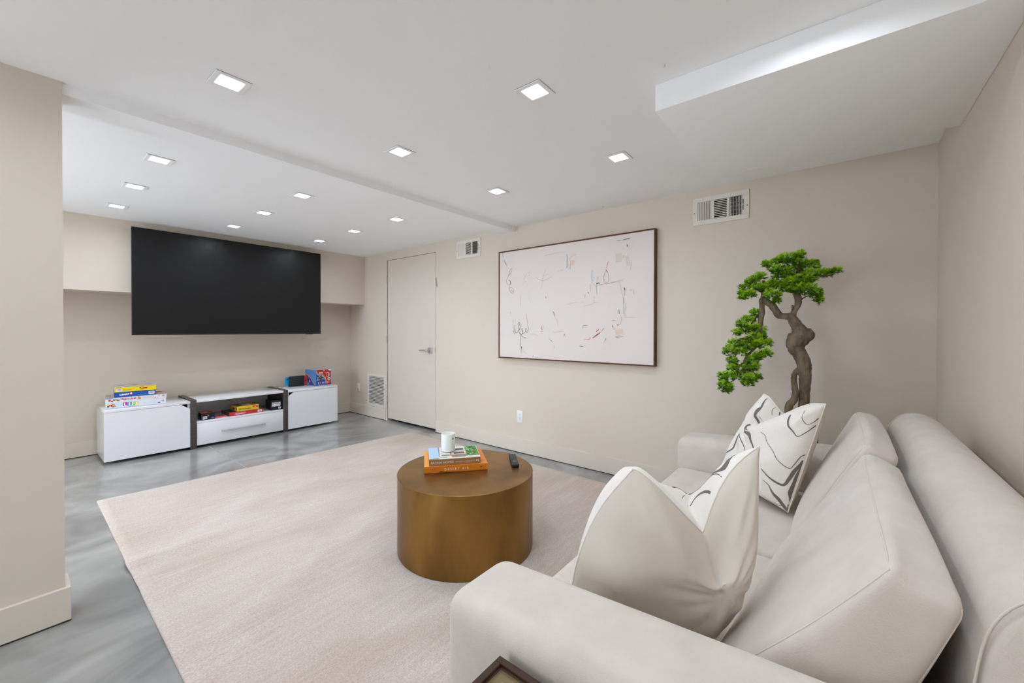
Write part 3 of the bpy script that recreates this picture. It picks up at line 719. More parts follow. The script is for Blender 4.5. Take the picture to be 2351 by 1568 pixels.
for c, wd, pts in STROKES:
    pts2 = smooth_path(pts, 4) if len(pts) > 2 else [lerp(pts[0], pts[1], t / 4) for t in range(5)]
    n = len(pts2)
    ww = [wd * 0.00115 * (0.55 + 0.45 * math.sin(math.pi * (i + 0.6) / (n + 0.2))) for i in range(n)] if wd < 12 else [wd * 0.0009] * n
    groups.setdefault(c, []).extend([(COLS[c], q) for q in ribbon(pts2, ww)])
nm = {'k': 'charcoal_strokes', 'g': 'pencil_strokes', 'm': 'mauve_strokes', 'p': 'peach_patches', 'o': 'rust_strokes', 'd': 'slate_strokes', 'b': 'pale_blue_strokes', 'n': 'navy_strokes', 'r': 'rose_strokes', 't': 'tan_wash', 'q': 'grey_wash'}
for i, (c, pl) in enumerate(sorted(groups.items(), key=lambda t: 'tqpmgdborkn'.index(t[0]) if t[0] in 'tqpmgdborkn' else 20)):
    bm = bmesh.new()
    for col, pts in pl:
        bm.faces.new([bm.verts.new(Mx @ Vector((p[0], p[1], 0.0003 + 0.00012 * i))) for p in pts])
    finish(bm, nm[c], flatcol(*COLS[c], 0.8), pa)

# ------------------------------------------------------------------ television
tv = empty('wall_mounted_tv', (XS, 1.607, 1.142), 0, 'large black flat television mounted on the boxed-out wall', 'television')
TVB = mat('tv_casing', srgb(30, 30, 31), 0.4)
SCR = mat('tv_screen', (0.004, 0.004, 0.0042, 1), 0.42, spec=0.4)
tw, th = 0.876, 1.000
box('wall_mount', (0.0, -0.35, 0.3), (0.045, 0.35, 0.7), TVB, tv)
box('back_housing', (0.042, -tw + 0.02, 0.02), (0.078, tw - 0.02, th - 0.02), TVB, tv, bev=0.008)
bm = bmesh.new()
for a, b in (((0.070, -tw, 0), (0.091, tw, 0.012)), ((0.070, -tw, th - 0.006), (0.091, tw, th)), ((0.070, -tw, 0.012), (0.091, -tw + 0.006, th - 0.006)), ((0.070, tw - 0.006, 0.012), (0.091, tw, th - 0.006))):
    add_box(bm, a, b, 0.0012, 1)
finish(bm, 'bezel', TVB, tv)
box('screen', (0.078, -tw + 0.006, 0.012), (0.0885, tw - 0.006, th - 0.006), SCR, tv)
box('sensor_bar', (0.078, 0.70, -0.006), (0.090, 0.78, 0.002), TVB, tv, bev=0.001)

# ------------------------------------------------------------------ media stand
ts = empty('media_console', (-5.23, 1.607, 0), 0, 'long low white media console with two dark wood brackets', 'tv stand')
ox, oy = 5.23, -1.607
def tb(name, a, b, m, parent=ts, bev=0.0015):
    return box(name, (a[0] + ox, a[1] + oy, a[2]), (b[0] + ox, b[1] + oy, b[2]), m, parent, bev=bev, seg=2)
XF, XB = -5.0, -5.462
ZT_ = 0.483
# side cabinets
for y0, y1, nm2 in ((0.540, 1.149, 'L'), (2.068, 2.672, 'R')):
    bm = bmesh.new()
    yo0, yo1 = y0 + oy, y1 + oy
    add_box(bm, (XB + ox, yo0, 0.028), (XF - 0.02 + ox, yo1, 0.046))
    add_box(bm, (XB + ox, yo0, 0.046), (XF - 0.02 + ox, yo0 + 0.018, 0.458))
    add_box(bm, (XB + ox, yo1 - 0.018, 0.046), (XF - 0.02 + ox, yo1, 0.458))
    add_box(bm, (XB + ox, yo0 + 0.018, 0.046), (XB + 0.012 + ox, yo1 - 0.018, 0.458))
    finish(bm, 'cabinet_box', WHITE_LAQ, ts)
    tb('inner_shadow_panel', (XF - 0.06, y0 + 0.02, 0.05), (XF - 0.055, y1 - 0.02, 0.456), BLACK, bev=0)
    tb('top_panel', (XB, y0, 0.458), (XF, y1, ZT_), WHITE_LAQ)
    if nm2 == 'L':
        pts = [(y0, 0.027), (y1 - 0.001, 0.027), (y1 - 0.001, 0.408), (1.078, 0.456), (y0, 0.456)]
    else:
        pts = [(y0 + 0.001, 0.027), (y1, 0.027), (y1, 0.456), (2.140, 0.456), (y0 + 0.001, 0.410)]
    prism('door', [(p[0] + oy, p[1]) for p in pts], 'x', XF - 0.018 + ox, XF + ox, WHITE_LAQ, ts, bev=0.0012, seg=1)
# centre
tb('top_panel', (XB, 1.199, 0.462), (XF, 2.019, 0.487), WHITE_LAQ)
tb('shelf', (XB, 1.199, 0.252), (XF - 0.002, 2.019, 0.270), WHITE_LAQ)
tb('back_panel', (XB, 1.199, 0.03), (XB + 0.012, 2.019, 0.462), WHITE_LAQ, bev=0)
tb('cable_hole', (XB + 0.012, 1.56, 0.425), (XB + 0.0125, 1.625, 0.455), BLACK, bev=0)
dr = tb('drawer', (XB + 0.1, 1.202, 0.03), (XF, 2.016, 0.250), WHITE_LAQ)
hb = tb('handle', (XF + 0.020, 1.406, 0.135), (XF + 0.030, 1.817, 0.154), mat('satin_silver', srgb(202, 202, 204), 0.5, metal=0.3), dr, bev=0.0015)
for y in (1.43, 1.79):
    tb('handle_post', (XF, y - 0.005, 0.141), (XF + 0.024, y + 0.005, 0.149), NICKEL, dr)
for y0, y1 in ((1.149, 1.199), (2.019, 2.068)):
    bk = tb('bracket_leg', (XF - 0.02, y0, 0.0), (XF + 0.004, y1, 0.491), DARK_WOOD)
    tb('bracket_cap', (XB - 0.004, y0, 0.4875), (XF - 0.018, y1, 0.491), DARK_WOOD_H, bk, bev=0.0005)
    tb('bracket_back', (XB - 0.004, y0, 0.0), (XB + 0.016, y1, 0.4875), DARK_WOOD, bk)
    tb('bracket_side', (XB + 0.016, y0 + 0.016, 0.0), (XF - 0.02, y1 - 0.016, 0.4875), DARK_WOOD, bk, bev=0)

# ------------------------------------------------------------------ board games
def game_box(name, fl_, fr_, depth, z0, h, label, side, top, lidh=None, front=None, group='board games on the media console', traycol=None):
    """front-left and front-right bottom corners (x, y); returns empty + a face matrix of the front"""
    A, B = Vector((fl_[0], fl_[1], 0)), Vector((fr_[0], fr_[1], 0))
    wd = (B - A).length
    ang = math.atan2(B.y - A.y, B.x - A.x) - math.pi / 2
    mid = (A + B) / 2 + Vector((-math.cos(ang), -math.sin(ang), 0)) * (depth / 2)
    e = empty(name, (mid.x, mid.y, z0), ang, label, 'board game', group)
    front = front or side
    def sleeve(nm, a, b, zz0, zz1, fcol, scol, tcol):
        bm = bmesh.new()
        add_box(bm, (-depth / 2 + a, -wd / 2 + a, zz0), (depth / 2 - a, wd / 2 - a, zz1))
        for f in bm.faces:
            nn = f.normal
            f.normal_update(); nn = f.normal
            c = f.calc_center_median()
            f.material_index = 1 if c.x > depth / 2 - a - 1e-4 else (2 if c.z > zz1 - 1e-5 else 0)
        return finish(bm, nm, [flatcol(*scol, 0.4), flatcol(*fcol, 0.35), flatcol(*tcol, 0.35)], e)
    if lidh:
        sleeve('tray', 0.0015, 0, 0.0, h - lidh + 0.004, traycol or front, traycol or side, top)
        sleeve('lid', 0.0, 0, h - lidh, h, front, side, top)
    else:
        sleeve('carton', 0.0, 0, 0.0, h, front, side, top)
    return e, wd, face_matrix((depth / 2, -wd / 2, 0), (0, 1, 0), (0, 0, 1)), face_matrix((depth / 2, -wd / 2, h), (0, 1, 0), (-1, 0, 0)), face_matrix((-depth / 2, -wd / 2, 0), (1, 0, 0), (0, 0, 1))

def barcode(e, F, x0, y0, x1, y1, seed=1):
    rnd = random.Random(seed)
    pl = [((240, 240, 240), rect(x0, y0, x1, y1))]
    x = x0 + (x1 - x0) * 0.12
    while x < x1 - (x1 - x0) * 0.14:
        w = (x1 - x0) * rnd.uniform(0.015, 0.05)
        pl.append(((40, 40, 44), rect(x, y0 + (y1 - y0) * 0.22, x + w, y1 - (y1 - y0) * 0.12)))
        x += w + (x1 - x0) * rnd.uniform(0.02, 0.06)
    print_mesh('barcode', pl, F, e, 0.0007)

# LIFE
e, wd, F, T, S_ = game_box('board_game_box', (-5.066, 0.556), (-5.022, 0.966), 0.27, ZT_ + 0.0005, 0.056, 'long white game box with rainbow LIFE letters, bottom of the stack', (206, 208, 214), (230, 230, 232), lidh=0.05, front=(222, 230, 236), traycol=(170, 190, 204))
pl = [((198, 220, 232), rect(0.0, 0.008, 0.22, 0.052))]
for i, c in enumerate(((30, 32, 30), (214, 62, 52), (30, 32, 30), (214, 62, 52))):
    a0 = math.radians(165 - i * 42); a1 = math.radians(165 - i * 42 - 36)
    pl.append((c, [(0.032 + 0.011 * math.cos(a0), 0.012 + 0.011 * math.sin(a0)), (0.032 + 0.025 * math.cos(a0), 0.012 + 0.025 * math.sin(a0)), (0.032 + 0.025 * math.cos(a1), 0.012 + 0.025 * math.sin(a1)), (0.032 + 0.011 * math.cos(a1), 0.012 + 0.011 * math.sin(a1))]))
for i in range(7):
    a0 = math.radians(172 - i * 24); a1 = math.radians(172 - i * 24 - 22)
    pl.append(((240, 214, 110) if i < 4 else (232, 130, 60), [(0.032 + 0.027 * math.cos(a0), 0.012 + 0.027 * math.sin(a0)), (0.032 + 0.037 * math.cos(a0), 0.012 + 0.037 * math.sin(a0)), (0.032 + 0.037 * math.cos(a1), 0.012 + 0.037 * math.sin(a1)), (0.032 + 0.027 * math.cos(a1), 0.012 + 0.027 * math.sin(a1))]))
for i, c in enumerate(((206, 36, 130), (90, 160, 214), (140, 190, 80), (226, 214, 70))):
    pl.append((c, rect(0.115 + i * 0.027, 0.014, 0.141 + i * 0.027, 0.048)))
pl += [((205, 210, 214), rect(0.25, 0.02 + i * 0.007, 0.35, 0.0222 + i * 0.007)) for i in range(3)]
pl.append(((70, 90, 170), disc(0.362, 0.018, 0.010, ry=0.005)))
print_mesh('printed_front', pl, F, e)
for i, ch in enumerate('LIFE'):
    text_mesh('printed_letter', ch, 0.036, F @ Matrix.Translation((0.120 + i * 0.027 + (0.006 if ch == 'I' else 0), 0.0185, 0.0014)), flatcol(250, 250, 250), e, bold=0.0012)
barcode(e, F, 0.376, 0.020, 0.402, 0.042, 2)
# candy game
e, wd, F, T, S_ = game_box('board_game_box', (-5.066, 0.556), (-5.022, 0.970), 0.27, ZT_ + 0.0575, 0.038, 'long white game box with pink CANDY LAND lettering, second in the stack', (214, 212, 216), (200, 176, 172), front=(232, 230, 232))
pl = [((120, 170, 214), rect(0.0, 0.030, 0.05, 0.038))]
for i, (x, y, r, c) in enumerate(((0.026, 0.018, 0.009, (200, 80, 84)), (0.042, 0.010, 0.007, (160, 50, 70)), (0.056, 0.020, 0.008, (120, 84, 60)), (0.066, 0.022, 0.009, (214, 176, 110)), (0.078, 0.016, 0.008, (110, 140, 120)), (0.086, 0.012, 0.006, (200, 120, 70)), (0.224, 0.020, 0.010, (216, 150, 96)), (0.219, 0.029, 0.006, (216, 150, 96)), (0.216, 0.012, 0.005, (216, 150, 96)), (0.229, 0.011, 0.005, (216, 150, 96)), (0.362, 0.030, 0.004, (90, 160, 150)), (0.35, 0.012, 0.004, (210, 120, 100)), (0.335, 0.013, 0.004, (130, 130, 130)))):
    pl.append((c, disc(x, y, r)))
pl += [((196, 198, 204), rect(0.245, 0.012 + i * 0.006, 0.325, 0.0138 + i * 0.006)) for i in range(4)]
print_mesh('printed_front', pl, F, e)
text_mesh('printed_title', 'CANDY LAND', 0.022, F @ Matrix.Translation((0.092, 0.014, 0.0016)), flatcol(206, 70, 96), e, width=0.112, bold=0.0008)
barcode(e, F, 0.380, 0.015, 0.404, 0.033, 3)
rr_ = random.Random(5)
print_mesh('printed_lid', [(((226, 96, 70), (120, 84, 74), (180, 190, 214), (230, 190, 150))[k % 4], disc(rr_.uniform(0.02, wd - 0.02), rr_.uniform(0.02, 0.25), rr_.uniform(0.012, 0.03))) for k in range(26)], T, e)
# connect game
e, wd, F, T, S_ = game_box('board_game_box', (-5.066, 0.612), (-5.036, 0.893), 0.25, ZT_ + 0.0965, 0.046, 'blue game box reading CONNECT 4, third in the stack', (150, 148, 176), (40, 90, 180), front=(20, 86, 176))
print_mesh('printed_front', [((226, 70, 66), disc(0.112, 0.029, 0.011)), ((140, 170, 214), rect(0.155, 0.010, 0.225, 0.012)), ((140, 170, 214), rect(0.155, 0.015, 0.225, 0.0165)), ((20, 30, 70), rect(0.185, 0.042, 0.222, 0.046))], F, e)
text_mesh('printed_title', 'CONNECT', 0.020, F @ Matrix.Translation((0.034, 0.017, 0.0014)), flatcol(244, 244, 244), e, width=0.066, bold=0.001)
text_mesh('printed_number', '4', 0.026, F @ Matrix.Translation((0.105, 0.020, 0.0014)), flatcol(250, 240, 240), e, bold=0.0008)
barcode(e, F, 0.232, 0.010, 0.274, 0.036, 4)
# twister
e, wd, F, T, S_ = game_box('board_game_box', (-5.070, 0.615), (-5.038, 0.897), 0.26, ZT_ + 0.1435, 0.043, 'yellow game box reading Twister, topmost of the stack', (122, 150, 110), (196, 196, 184), front=(238, 212, 30))
print_mesh('printed_front', [((226, 110, 70), rect(0.01, 0.036, 0.048, 0.042)), ((100, 180, 214), rect(0.14, 0.038, 0.168, 0.042)), ((236, 120, 50), rect(0.180, 0.037, 0.196, 0.042)), ((160, 190, 70), rect(0.222, 0.038, 0.262, 0.042)), ((170, 150, 40), rect(0.056, 0.014, 0.118, 0.016)), ((170, 150, 40), rect(0.056, 0.020, 0.136, 0.022))], F, e)
text_mesh('printed_title', 'Twister', 0.021, F @ Matrix.Translation((0.166, 0.016, 0.0012)) @ Matrix.Rotation(0.05, 4, 'Z'), flatcol(196, 44, 84), e, width=0.060, shear=0.3, bold=0.001)
barcode(e, F, 0.012, 0.006, 0.048, 0.031, 6)
rr_ = random.Random(8)
print_mesh('printed_lid', [(((214, 110, 106), (160, 160, 200), (236, 226, 214), (150, 190, 140), (240, 214, 120))[k % 5], disc(rr_.uniform(0.03, wd - 0.03), rr_.uniform(0.03, 0.23), rr_.uniform(0.012, 0.028))) for k in range(24)], T, e)

ZS = 0.2705
# black card-game box
e, wd, F, T, S_ = game_box('board_game_box', (-5.030, 1.243), (-5.022, 1.359), 0.13, ZS, 0.070, 'black game box with orange lid art at the dark bracket end of the shelf', (24, 24, 26), (176, 80, 50), front=(28, 28, 30), group='board games on the open shelf')
print_mesh('printed_front', [((120, 120, 124), rect(0.012, 0.053, 0.07, 0.0545)), ((150, 154, 160), rect(0.054, 0.034, 0.066, 0.044)), ((90, 110, 190), disc(0.098, 0.016, 0.014, ry=0.008))], F, e)
barcode(e, F, 0.014, 0.008, 0.050, 0.038, 7)
print_mesh('printed_lid', [((214, 110, 60), [(0.01, 0.0), (0.05, 0.0), (0.08, 0.06), (0.03, 0.09)]), ((110, 70, 56), [(0.06, 0.02), (0.11, 0.03), (0.10, 0.11), (0.07, 0.10)])], T, e)
# flat pink box
e, wd, F, T, S_ = game_box('board_game_box', (-5.036, 1.366), (-5.034, 1.458), 0.14, ZS, 0.016, 'flat pink game box between the black box and the red box', (200, 80, 90), (150, 110, 110), front=(232, 92, 104), group='board games on the open shelf')
print_mesh('printed_lid', [(((110, 110, 150), (190, 190, 120), (214, 140, 110), (90, 90, 110))[k % 4], disc(0.012 + 0.0085 * k, 0.012 + 0.035 * ((k * 7) % 4), 0.006)) for k in range(9)], T, e)
# red box
e, wd, F, T, S_ = game_box('board_game_box', (-5.034, 1.490), (-5.034, 1.816), 0.25, ZS, 0.037, 'wide red game box lying under the yellow box', (90, 40, 40), (96, 84, 90), front=(200, 46, 58), group='board games on the open shelf')
print_mesh('printed_front', [((240, 214, 214), [(0.052, 0.010), (0.145, 0.010), (0.158, 0.020), (0.154, 0.029), (0.060, 0.026), (0.052, 0.020)]), ((200, 46, 58), [(0.054, 0.0115), (0.144, 0.0115), (0.156, 0.020), (0.152, 0.0275), (0.061, 0.0245), (0.054, 0.019)]), ((160, 34, 46), rect(0.225, 0.014, 0.255, 0.018))], F, e)
text_mesh('printed_title', 'Guesstures', 0.016, F @ Matrix.Translation((0.058, 0.0135, 0.0014)), flatcol(246, 236, 236), e, width=0.090, bold=0.0003)
barcode(e, F, 0.272, 0.007, 0.312, 0.030, 9)
print_mesh('printed_lid', [((60, 56, 66), rect(0.02, 0.02, 0.20, 0.2)), ((170, 160, 190), rect(0.24, 0.02, 0.30, 0.2))], T, e)
# yellow box
e, wd, F, T, S_ = game_box('board_game_box', (-5.050, 1.567), (-5.050, 1.779), 0.21, ZS + 0.0375, 0.052, 'yellow game box reading PICTIONARY on the open shelf', (224, 190, 40), (176, 150, 70), front=(244, 206, 40), group='board games on the open shelf')
print_mesh('printed_front', [((210, 50, 40), [(0.150, 0.028), (0.156, 0.024), (0.208, 0.024), (0.208, 0.044), (0.156, 0.044), (0.150, 0.040)]), ((250, 240, 230), [(0.160, 0.030), (0.168, 0.030), (0.164, 0.038)]), ((250, 240, 230), [(0.176, 0.030), (0.183, 0.030), (0.180, 0.039)]), ((250, 240, 230), [(0.191, 0.030), (0.199, 0.030), (0.195, 0.038)])], F, e)
text_mesh('printed_title', 'PICTIONARY', 0.022, F @ Matrix.Translation((0.016, 0.014, 0.0014)), flatcol(70, 60, 70), e, width=0.120, bold=0.0004)
print_mesh('printed_side', [((190, 60, 40), rect(0.175, 0.018, 0.205, 0.036)), ((120, 100, 50), rect(0.08, 0.012, 0.14, 0.034))], S_, e)
print_mesh('printed_lid', [((206, 196, 190), rect(0.07, 0.03, 0.15, 0.12)), ((220, 140, 40), rect(0.0, 0.0, 0.212, 0.02)), ((90, 90, 70), rect(0.02, 0.05, 0.06, 0.15))], T, e)
# black meme box
e, wd, F, T, S_ = game_box('board_game_box', (-5.040, 1.897), (-5.034, 2.010), 0.17, ZS, 0.108, 'black cube-like game box with white block lettering on the shelf', (16, 16, 17), (14, 14, 15), front=(20, 20, 21), group='board games on the open shelf')
text_mesh('printed_title', 'WHAT DO YOU', 0.02, F @ Matrix.Translation((0.012, 0.073, 0.0008)), flatcol(240, 240, 240), e, width=0.092, bold=0.0014)
text_mesh('printed_title', 'MEME?', 0.037, F @ Matrix.Translation((0.012, 0.042, 0.0008)), flatcol(244, 244, 244), e, width=0.092, bold=0.002)
barcode(e, F, 0.080, 0.012, 0.106, 0.032, 10)
print_mesh('printed_front', [((70, 70, 72), rect(0.014, 0.012 + 0.006 * i, 0.06, 0.014 + 0.006 * i)) for i in range(3)], F, e)

# BINGO box
e, wd, F, T, S_ = game_box('board_game_box', (-5.137, 2.466), (-5.170, 2.671), 0.225, ZT_ + 0.0005, 0.196, 'blue and red cube-shaped game box reading BINGO', (40, 70, 150), (206, 200, 214), front=(20, 84, 170))
H = 0.196
pl = [((206, 44, 46), [(0.0, H), (0.0, H - 0.014), (0.012, H - 0.045), (0.03, H - 0.062), (0.07, H - 0.068), (0.10, H - 0.082), (0.125, H - 0.12), (0.14, H - 0.16), (0.155, 0.006), (0.205, 0.006), (0.205, H)])]
cur = smooth_path([(0.0, H - 0.002), (0.012, H - 0.035), (0.035, H - 0.055), (0.07, H - 0.06), (0.10, H - 0.075), (0.125, H - 0.112), (0.142, H - 0.155), (0.160, 0.022)], 5)
pl += [((110, 180, 232), q) for q in ribbon([(x - 0.004, y - 0.011) for x, y in cur], 0.014)]
pl += [((238, 140, 64), q) for q in ribbon(cur, 0.011)]
pl.append(((24, 28, 44), [(0.002, 0.055), (0.112, 0.075), (0.088, 0.118), (0.004, 0.112)]))
rr_ = random.Random(3)
for k in range(26):
    x, y = 0.008 + 0.016 * (k % 6) + rr_.uniform(-.002, .002), 0.064 + 0.011 * (k // 6) + 0.0018 * (k % 6)
    if rr_.random() < 0.7:
        pl.append(((226, 230, 240), rect(x, y, x + 0.011, y + 0.0065)))
for k in range(9):
    a = 6.28 * k / 9
    pl.append(((236, 214, 214), disc(0.160 + 0.024 * math.cos(a), 0.128 + 0.028 * math.sin(a), 0.0062)))
for k in range(6):
    pl.append(((240, 226, 226), disc(0.160 + rr_.uniform(-.015, .015), 0.128 + rr_.uniform(-.016, .01), 0.0055)))
pl.append(((150, 26, 34), [(0.022, H - 0.022), (0.058, H - 0.010), (0.092, H - 0.022), (0.088, H - 0.028), (0.058, H - 0.017), (0.026, H - 0.028)]))
for k in range(5):
    pl.append(((228, 214, 206), rect(0.034 + k * 0.0108, H - 0.052 + 0.003 * (k % 2), 0.042 + k * 0.0108, H - 0.026)))
pl += [((240, 240, 240), disc(0.176, 0.075, 0.021)), ((150, 160, 196), disc(0.176, 0.075, 0.013)), ((244, 236, 236), disc(0.104, H - 0.012, 0.007)), ((240, 240, 244), disc(0.084, H - 0.075, 0.006)), ((240, 240, 244), disc(0.046, H - 0.088, 0.007)), ((240, 240, 244), disc(0.124, H - 0.11, 0.006))]
pl += [((236, 238, 244), [(0.160, H), (0.205, H), (0.205, H - 0.022), (0.176, H - 0.018)]), ((40, 60, 110), rect(0.19, H - 0.03, 0.205, H - 0.02)), ((130, 180, 214), rect(0.012, 0.008, 0.13, 0.011)), ((30, 26, 30), rect(0.196, 0.004, 0.206, 0.022))]
print_mesh('printed_front', pl, F, e)
for i, (ch, x) in enumerate(zip('BINGO', (0.018, 0.050, 0.076, 0.112, 0.152))):
    text_mesh('printed_letter', ch, 0.036, F @ Matrix.Translation((x, 0.018 + (0.004 if ch == 'O' else 0), 0.0052)), flatcol(232, 90, 84), e, bold=0.0022)
    text_mesh('printed_letter', ch, 0.036, F @ Matrix.Translation((x, 0.018 + (0.004 if ch == 'O' else 0), 0.0056)), flatcol(246, 232, 232), e, bold=-0.0002)
cur = smooth_path([(0.0, 0.14), (0.05, 0.125), (0.10, 0.10), (0.15, 0.05), (0.192, 0.010)], 4)
pl = [((84, 130, 190), [(0.0, H), (0.225, H), (0.225, 0.004), (0.19, 0.006), (0.15, 0.055), (0.10, 0.105), (0.05, 0.13), (0.0, 0.145)])] + [((206, 130, 96), q) for q in ribbon(cur, 0.012)]
pl += [((180, 190, 214), disc(x, y, r, ry=r * 1.5)) for x, y, r in ((0.04, 0.05, 0.012), (0.02, 0.022, 0.014), (0.055, 0.02, 0.014), (0.09, 0.05, 0.011))]
pl += [((130, 130, 180), rect(0.03, 0.085 + 0.016 * i, 0.08, 0.090 + 0.016 * i)) for i in range(2)]
print_mesh('printed_side', pl, S_, e)

# ------------------------------------------------------------------ handheld console in its dock
cs = empty('game_console', (-5.30, 2.297, ZT_ + 0.0005), -0.03, 'black docked game console with blue and red controllers', 'game console')
BLK = mat('matte_black_plastic', srgb(30, 31, 32), 0.5)
BLK2 = mat('satin_black_plastic', srgb(20, 20, 21), 0.35)
box('dock', (-0.035, -0.090, 0.0), (0.010, 0.090, 0.122), BLK, cs, bev=0.004)
box('dock_slot', (0.0095, -0.07, 0.107), (0.0106, 0.07, 0.111), mat('dock_slit', srgb(66, 66, 64), 0.5), cs)
print_mesh('printed_logo', [((22, 22, 23), disc(0, 0, 0.010)), ((30, 31, 32), rect(-0.0015, -0.011, 0.0015, 0.011))], face_matrix((0.0105, 0.0, 0.062), (0, 1, 0), (0, 0, 1)), cs)
box('tablet', (-0.022, -0.094, 0.012), (-0.008, 0.094, 0.126), BLK2, cs, bev=0.002)
def joy(side, colr, nm3):
    pts = []
    r = 0.024
    y_in, y_out = side * 0.0905, side * 0.130
    z0, z1 = 0.012, 0.124
    pts = [(y_in, z0), (y_in, z1)]
    for k in range(9):
        a = math.radians(90 - 11.25 * k)
        pts.append((y_out - side * r + side * r * math.cos(a), z1 - r + r * math.sin(a)))
    for k in range(9):
        a = math.radians(-11.25 * k)
        pts.append((y_out - side * r + side * r * math.cos(a), z0 + r + r * math.sin(a)))
    o = prism('controller', pts, 'x', -0.024, -0.004, mat(nm3, colr, 0.4), cs, bev=0.002)
    sz = 0.092 if side < 0 else 0.058
    st = lathe('thumbstick', [(0, 0.008), (0.0085, 0.008), (0.009, 0.006), (0.005, 0.004), (0.005, 0)], BLK2, o, 16)
    st.matrix_local = Matrix.Translation((-0.004, side * 0.108, sz)) @ Matrix.Rotation(math.radians(90), 4, 'Y')
    bz = 0.062 if side < 0 else 0.090
    for a, b in ((0, 0.0075), (0, -0.0075), (0.0075, 0), (-0.0075, 0)):
        t = lathe('button', [(0, 0.002), (0.0028, 0.0018), (0.003, 0)], BLK2, o, 10)
        t.matrix_local = Matrix.Translation((-0.004, side * 0.108 + a, bz + b)) @ Matrix.Rotation(math.radians(90), 4, 'Y')
    t = box('button', (-0.0045, side * 0.100 - 0.003, (0.040 if side < 0 else 0.114) - 0.003), (-0.0025, side * 0.100 + 0.003, (0.040 if side < 0 else 0.114) + 0.003), BLK2, o)
joy(-1, srgb(0, 150, 215), 'controller_blue')
joy(1, srgb(232, 58, 66), 'controller_red')

# ------------------------------------------------------------------ rug
def make_rug():
    A, B, Cc, D = Vector((-3.982, 0.395, 0)), Vector((-3.850, 2.955, 0)), Vector((-0.40, 2.885, 0)), Vector((-0.33, 0.372, 0))
    nx, ny = 110, 60
    bm = bmesh.new()
    def pos(i, j):
        u, v = i / nx, j / ny
        p = A * (1 - u) * (1 - v) + B * (1 - u) * v + Cc * u * v + D * u * (1 - v)
        # a low ripple that runs in from the edge beside the partition
        w = math.exp(-((p.x + 2.77) / 0.055) ** 2) * math.exp(-v / 0.16)
        w2 = math.exp(-((p.x + 2.50) / 0.07) ** 2) * math.exp(-v / 0.08)
        p.z = 0.012 + 0.020 * w + 0.006 * w2 + 0.0012 * math.sin(9 * p.x + 3 * p.y) * math.exp(-v / 0.1)
        p.y += -0.010 * math.exp(-((p.x + 2.77) / 0.06) ** 2) * math.exp(-v / 0.05)
        return p
    top = [[bm.verts.new(pos(i, j)) for j in range(ny + 1)] for i in range(nx + 1)]
    for i in range(nx):
        for j in range(ny):
            bm.faces.new((top[i][j], top[i + 1][j], top[i + 1][j + 1], top[i][j + 1]))
    rim = [top[i][0] for i in range(nx + 1)] + [top[nx][j] for j in range(1, ny + 1)] + [top[i][ny] for i in range(nx - 1, -1, -1)] + [top[0][j] for j in range(ny - 1, 0, -1)]
    cen = Vector((-2.1, 1.6, 0))
    ex = []
    for v in rim:
        d = (v.co - cen); d.z = 0; d.normalize()
        ex.append((bm.verts.new(v.co + d * 0.005 + Vector((0, 0, -0.003))), bm.verts.new((v.co.x + d.x * 0.006, v.co.y + d.y * 0.006, max(0.001, v.co.z - 0.011)))))
    n = len(rim)
    for k in range(n):
        k2 = (k + 1) % n
        bm.faces.new((rim[k], rim[k2], ex[k2][0], ex[k][0]))
        bm.faces.new((ex[k][0], ex[k2][0], ex[k2][1], ex[k][1]))
    o = finish(bm, 'area_rug', rug_material(), smooth=True)
    return tag(o, 'large cream and blush area rug with streaky pile on grey floor', 'rug')
make_rug()

# ------------------------------------------------------------------ coffee table and what stands on it
TX, TY, TZ, TR = -1.615, 1.612, 0.420, 0.372
BRASS = bpy.data.materials.new('aged_brass'); BRASS.use_nodes = True
nt = BRASS.node_tree; b = nt.nodes['Principled BSDF']
tc = nt.nodes.new('ShaderNodeTexCoord'); nz = nt.nodes.new('ShaderNodeTexNoise'); nz.inputs['Scale'].default_value = 5; nz.inputs['Detail'].default_value = 4
mp = nt.nodes.new('ShaderNodeMapping'); mp.inputs['Scale'].default_value = (1, 1, 0.35)
nt.links.new(tc.outputs['Object'], mp.inputs['Vector']); nt.links.new(mp.outputs['Vector'], nz.inputs['Vector'])
cr = nt.nodes.new('ShaderNodeValToRGB'); cr.color_ramp.elements[0].position = 0.32; cr.color_ramp.elements[0].color = srgb(120, 88, 44); cr.color_ramp.elements[1].position = 0.68; cr.color_ramp.elements[1].color = srgb(158, 120, 62)
nt.links.new(nz.outputs['Fac'], cr.inputs['Fac']); nt.links.new(cr.outputs['Color'], b.inputs['Base Color'])
b.inputs['Metallic'].default_value = 0.9; b.inputs['Roughness'].default_value = 0.36
ct = empty('drum_coffee_table', (TX, TY, 0.012), 0, 'round aged brass drum coffee table on the rug', 'coffee table')
h = TZ - 0.012
lathe('drum_wall', [(TR - 0.02, 0.001), (TR - 0.002, 0.001), (TR, 0.003), (TR, h - 0.004)], BRASS, ct, 128)
lathe('top_disc', [(TR, h - 0.004), (TR + 0.0008, h - 0.002), (TR - 0.001, h), (0, h)], BRASS, ct, 128)

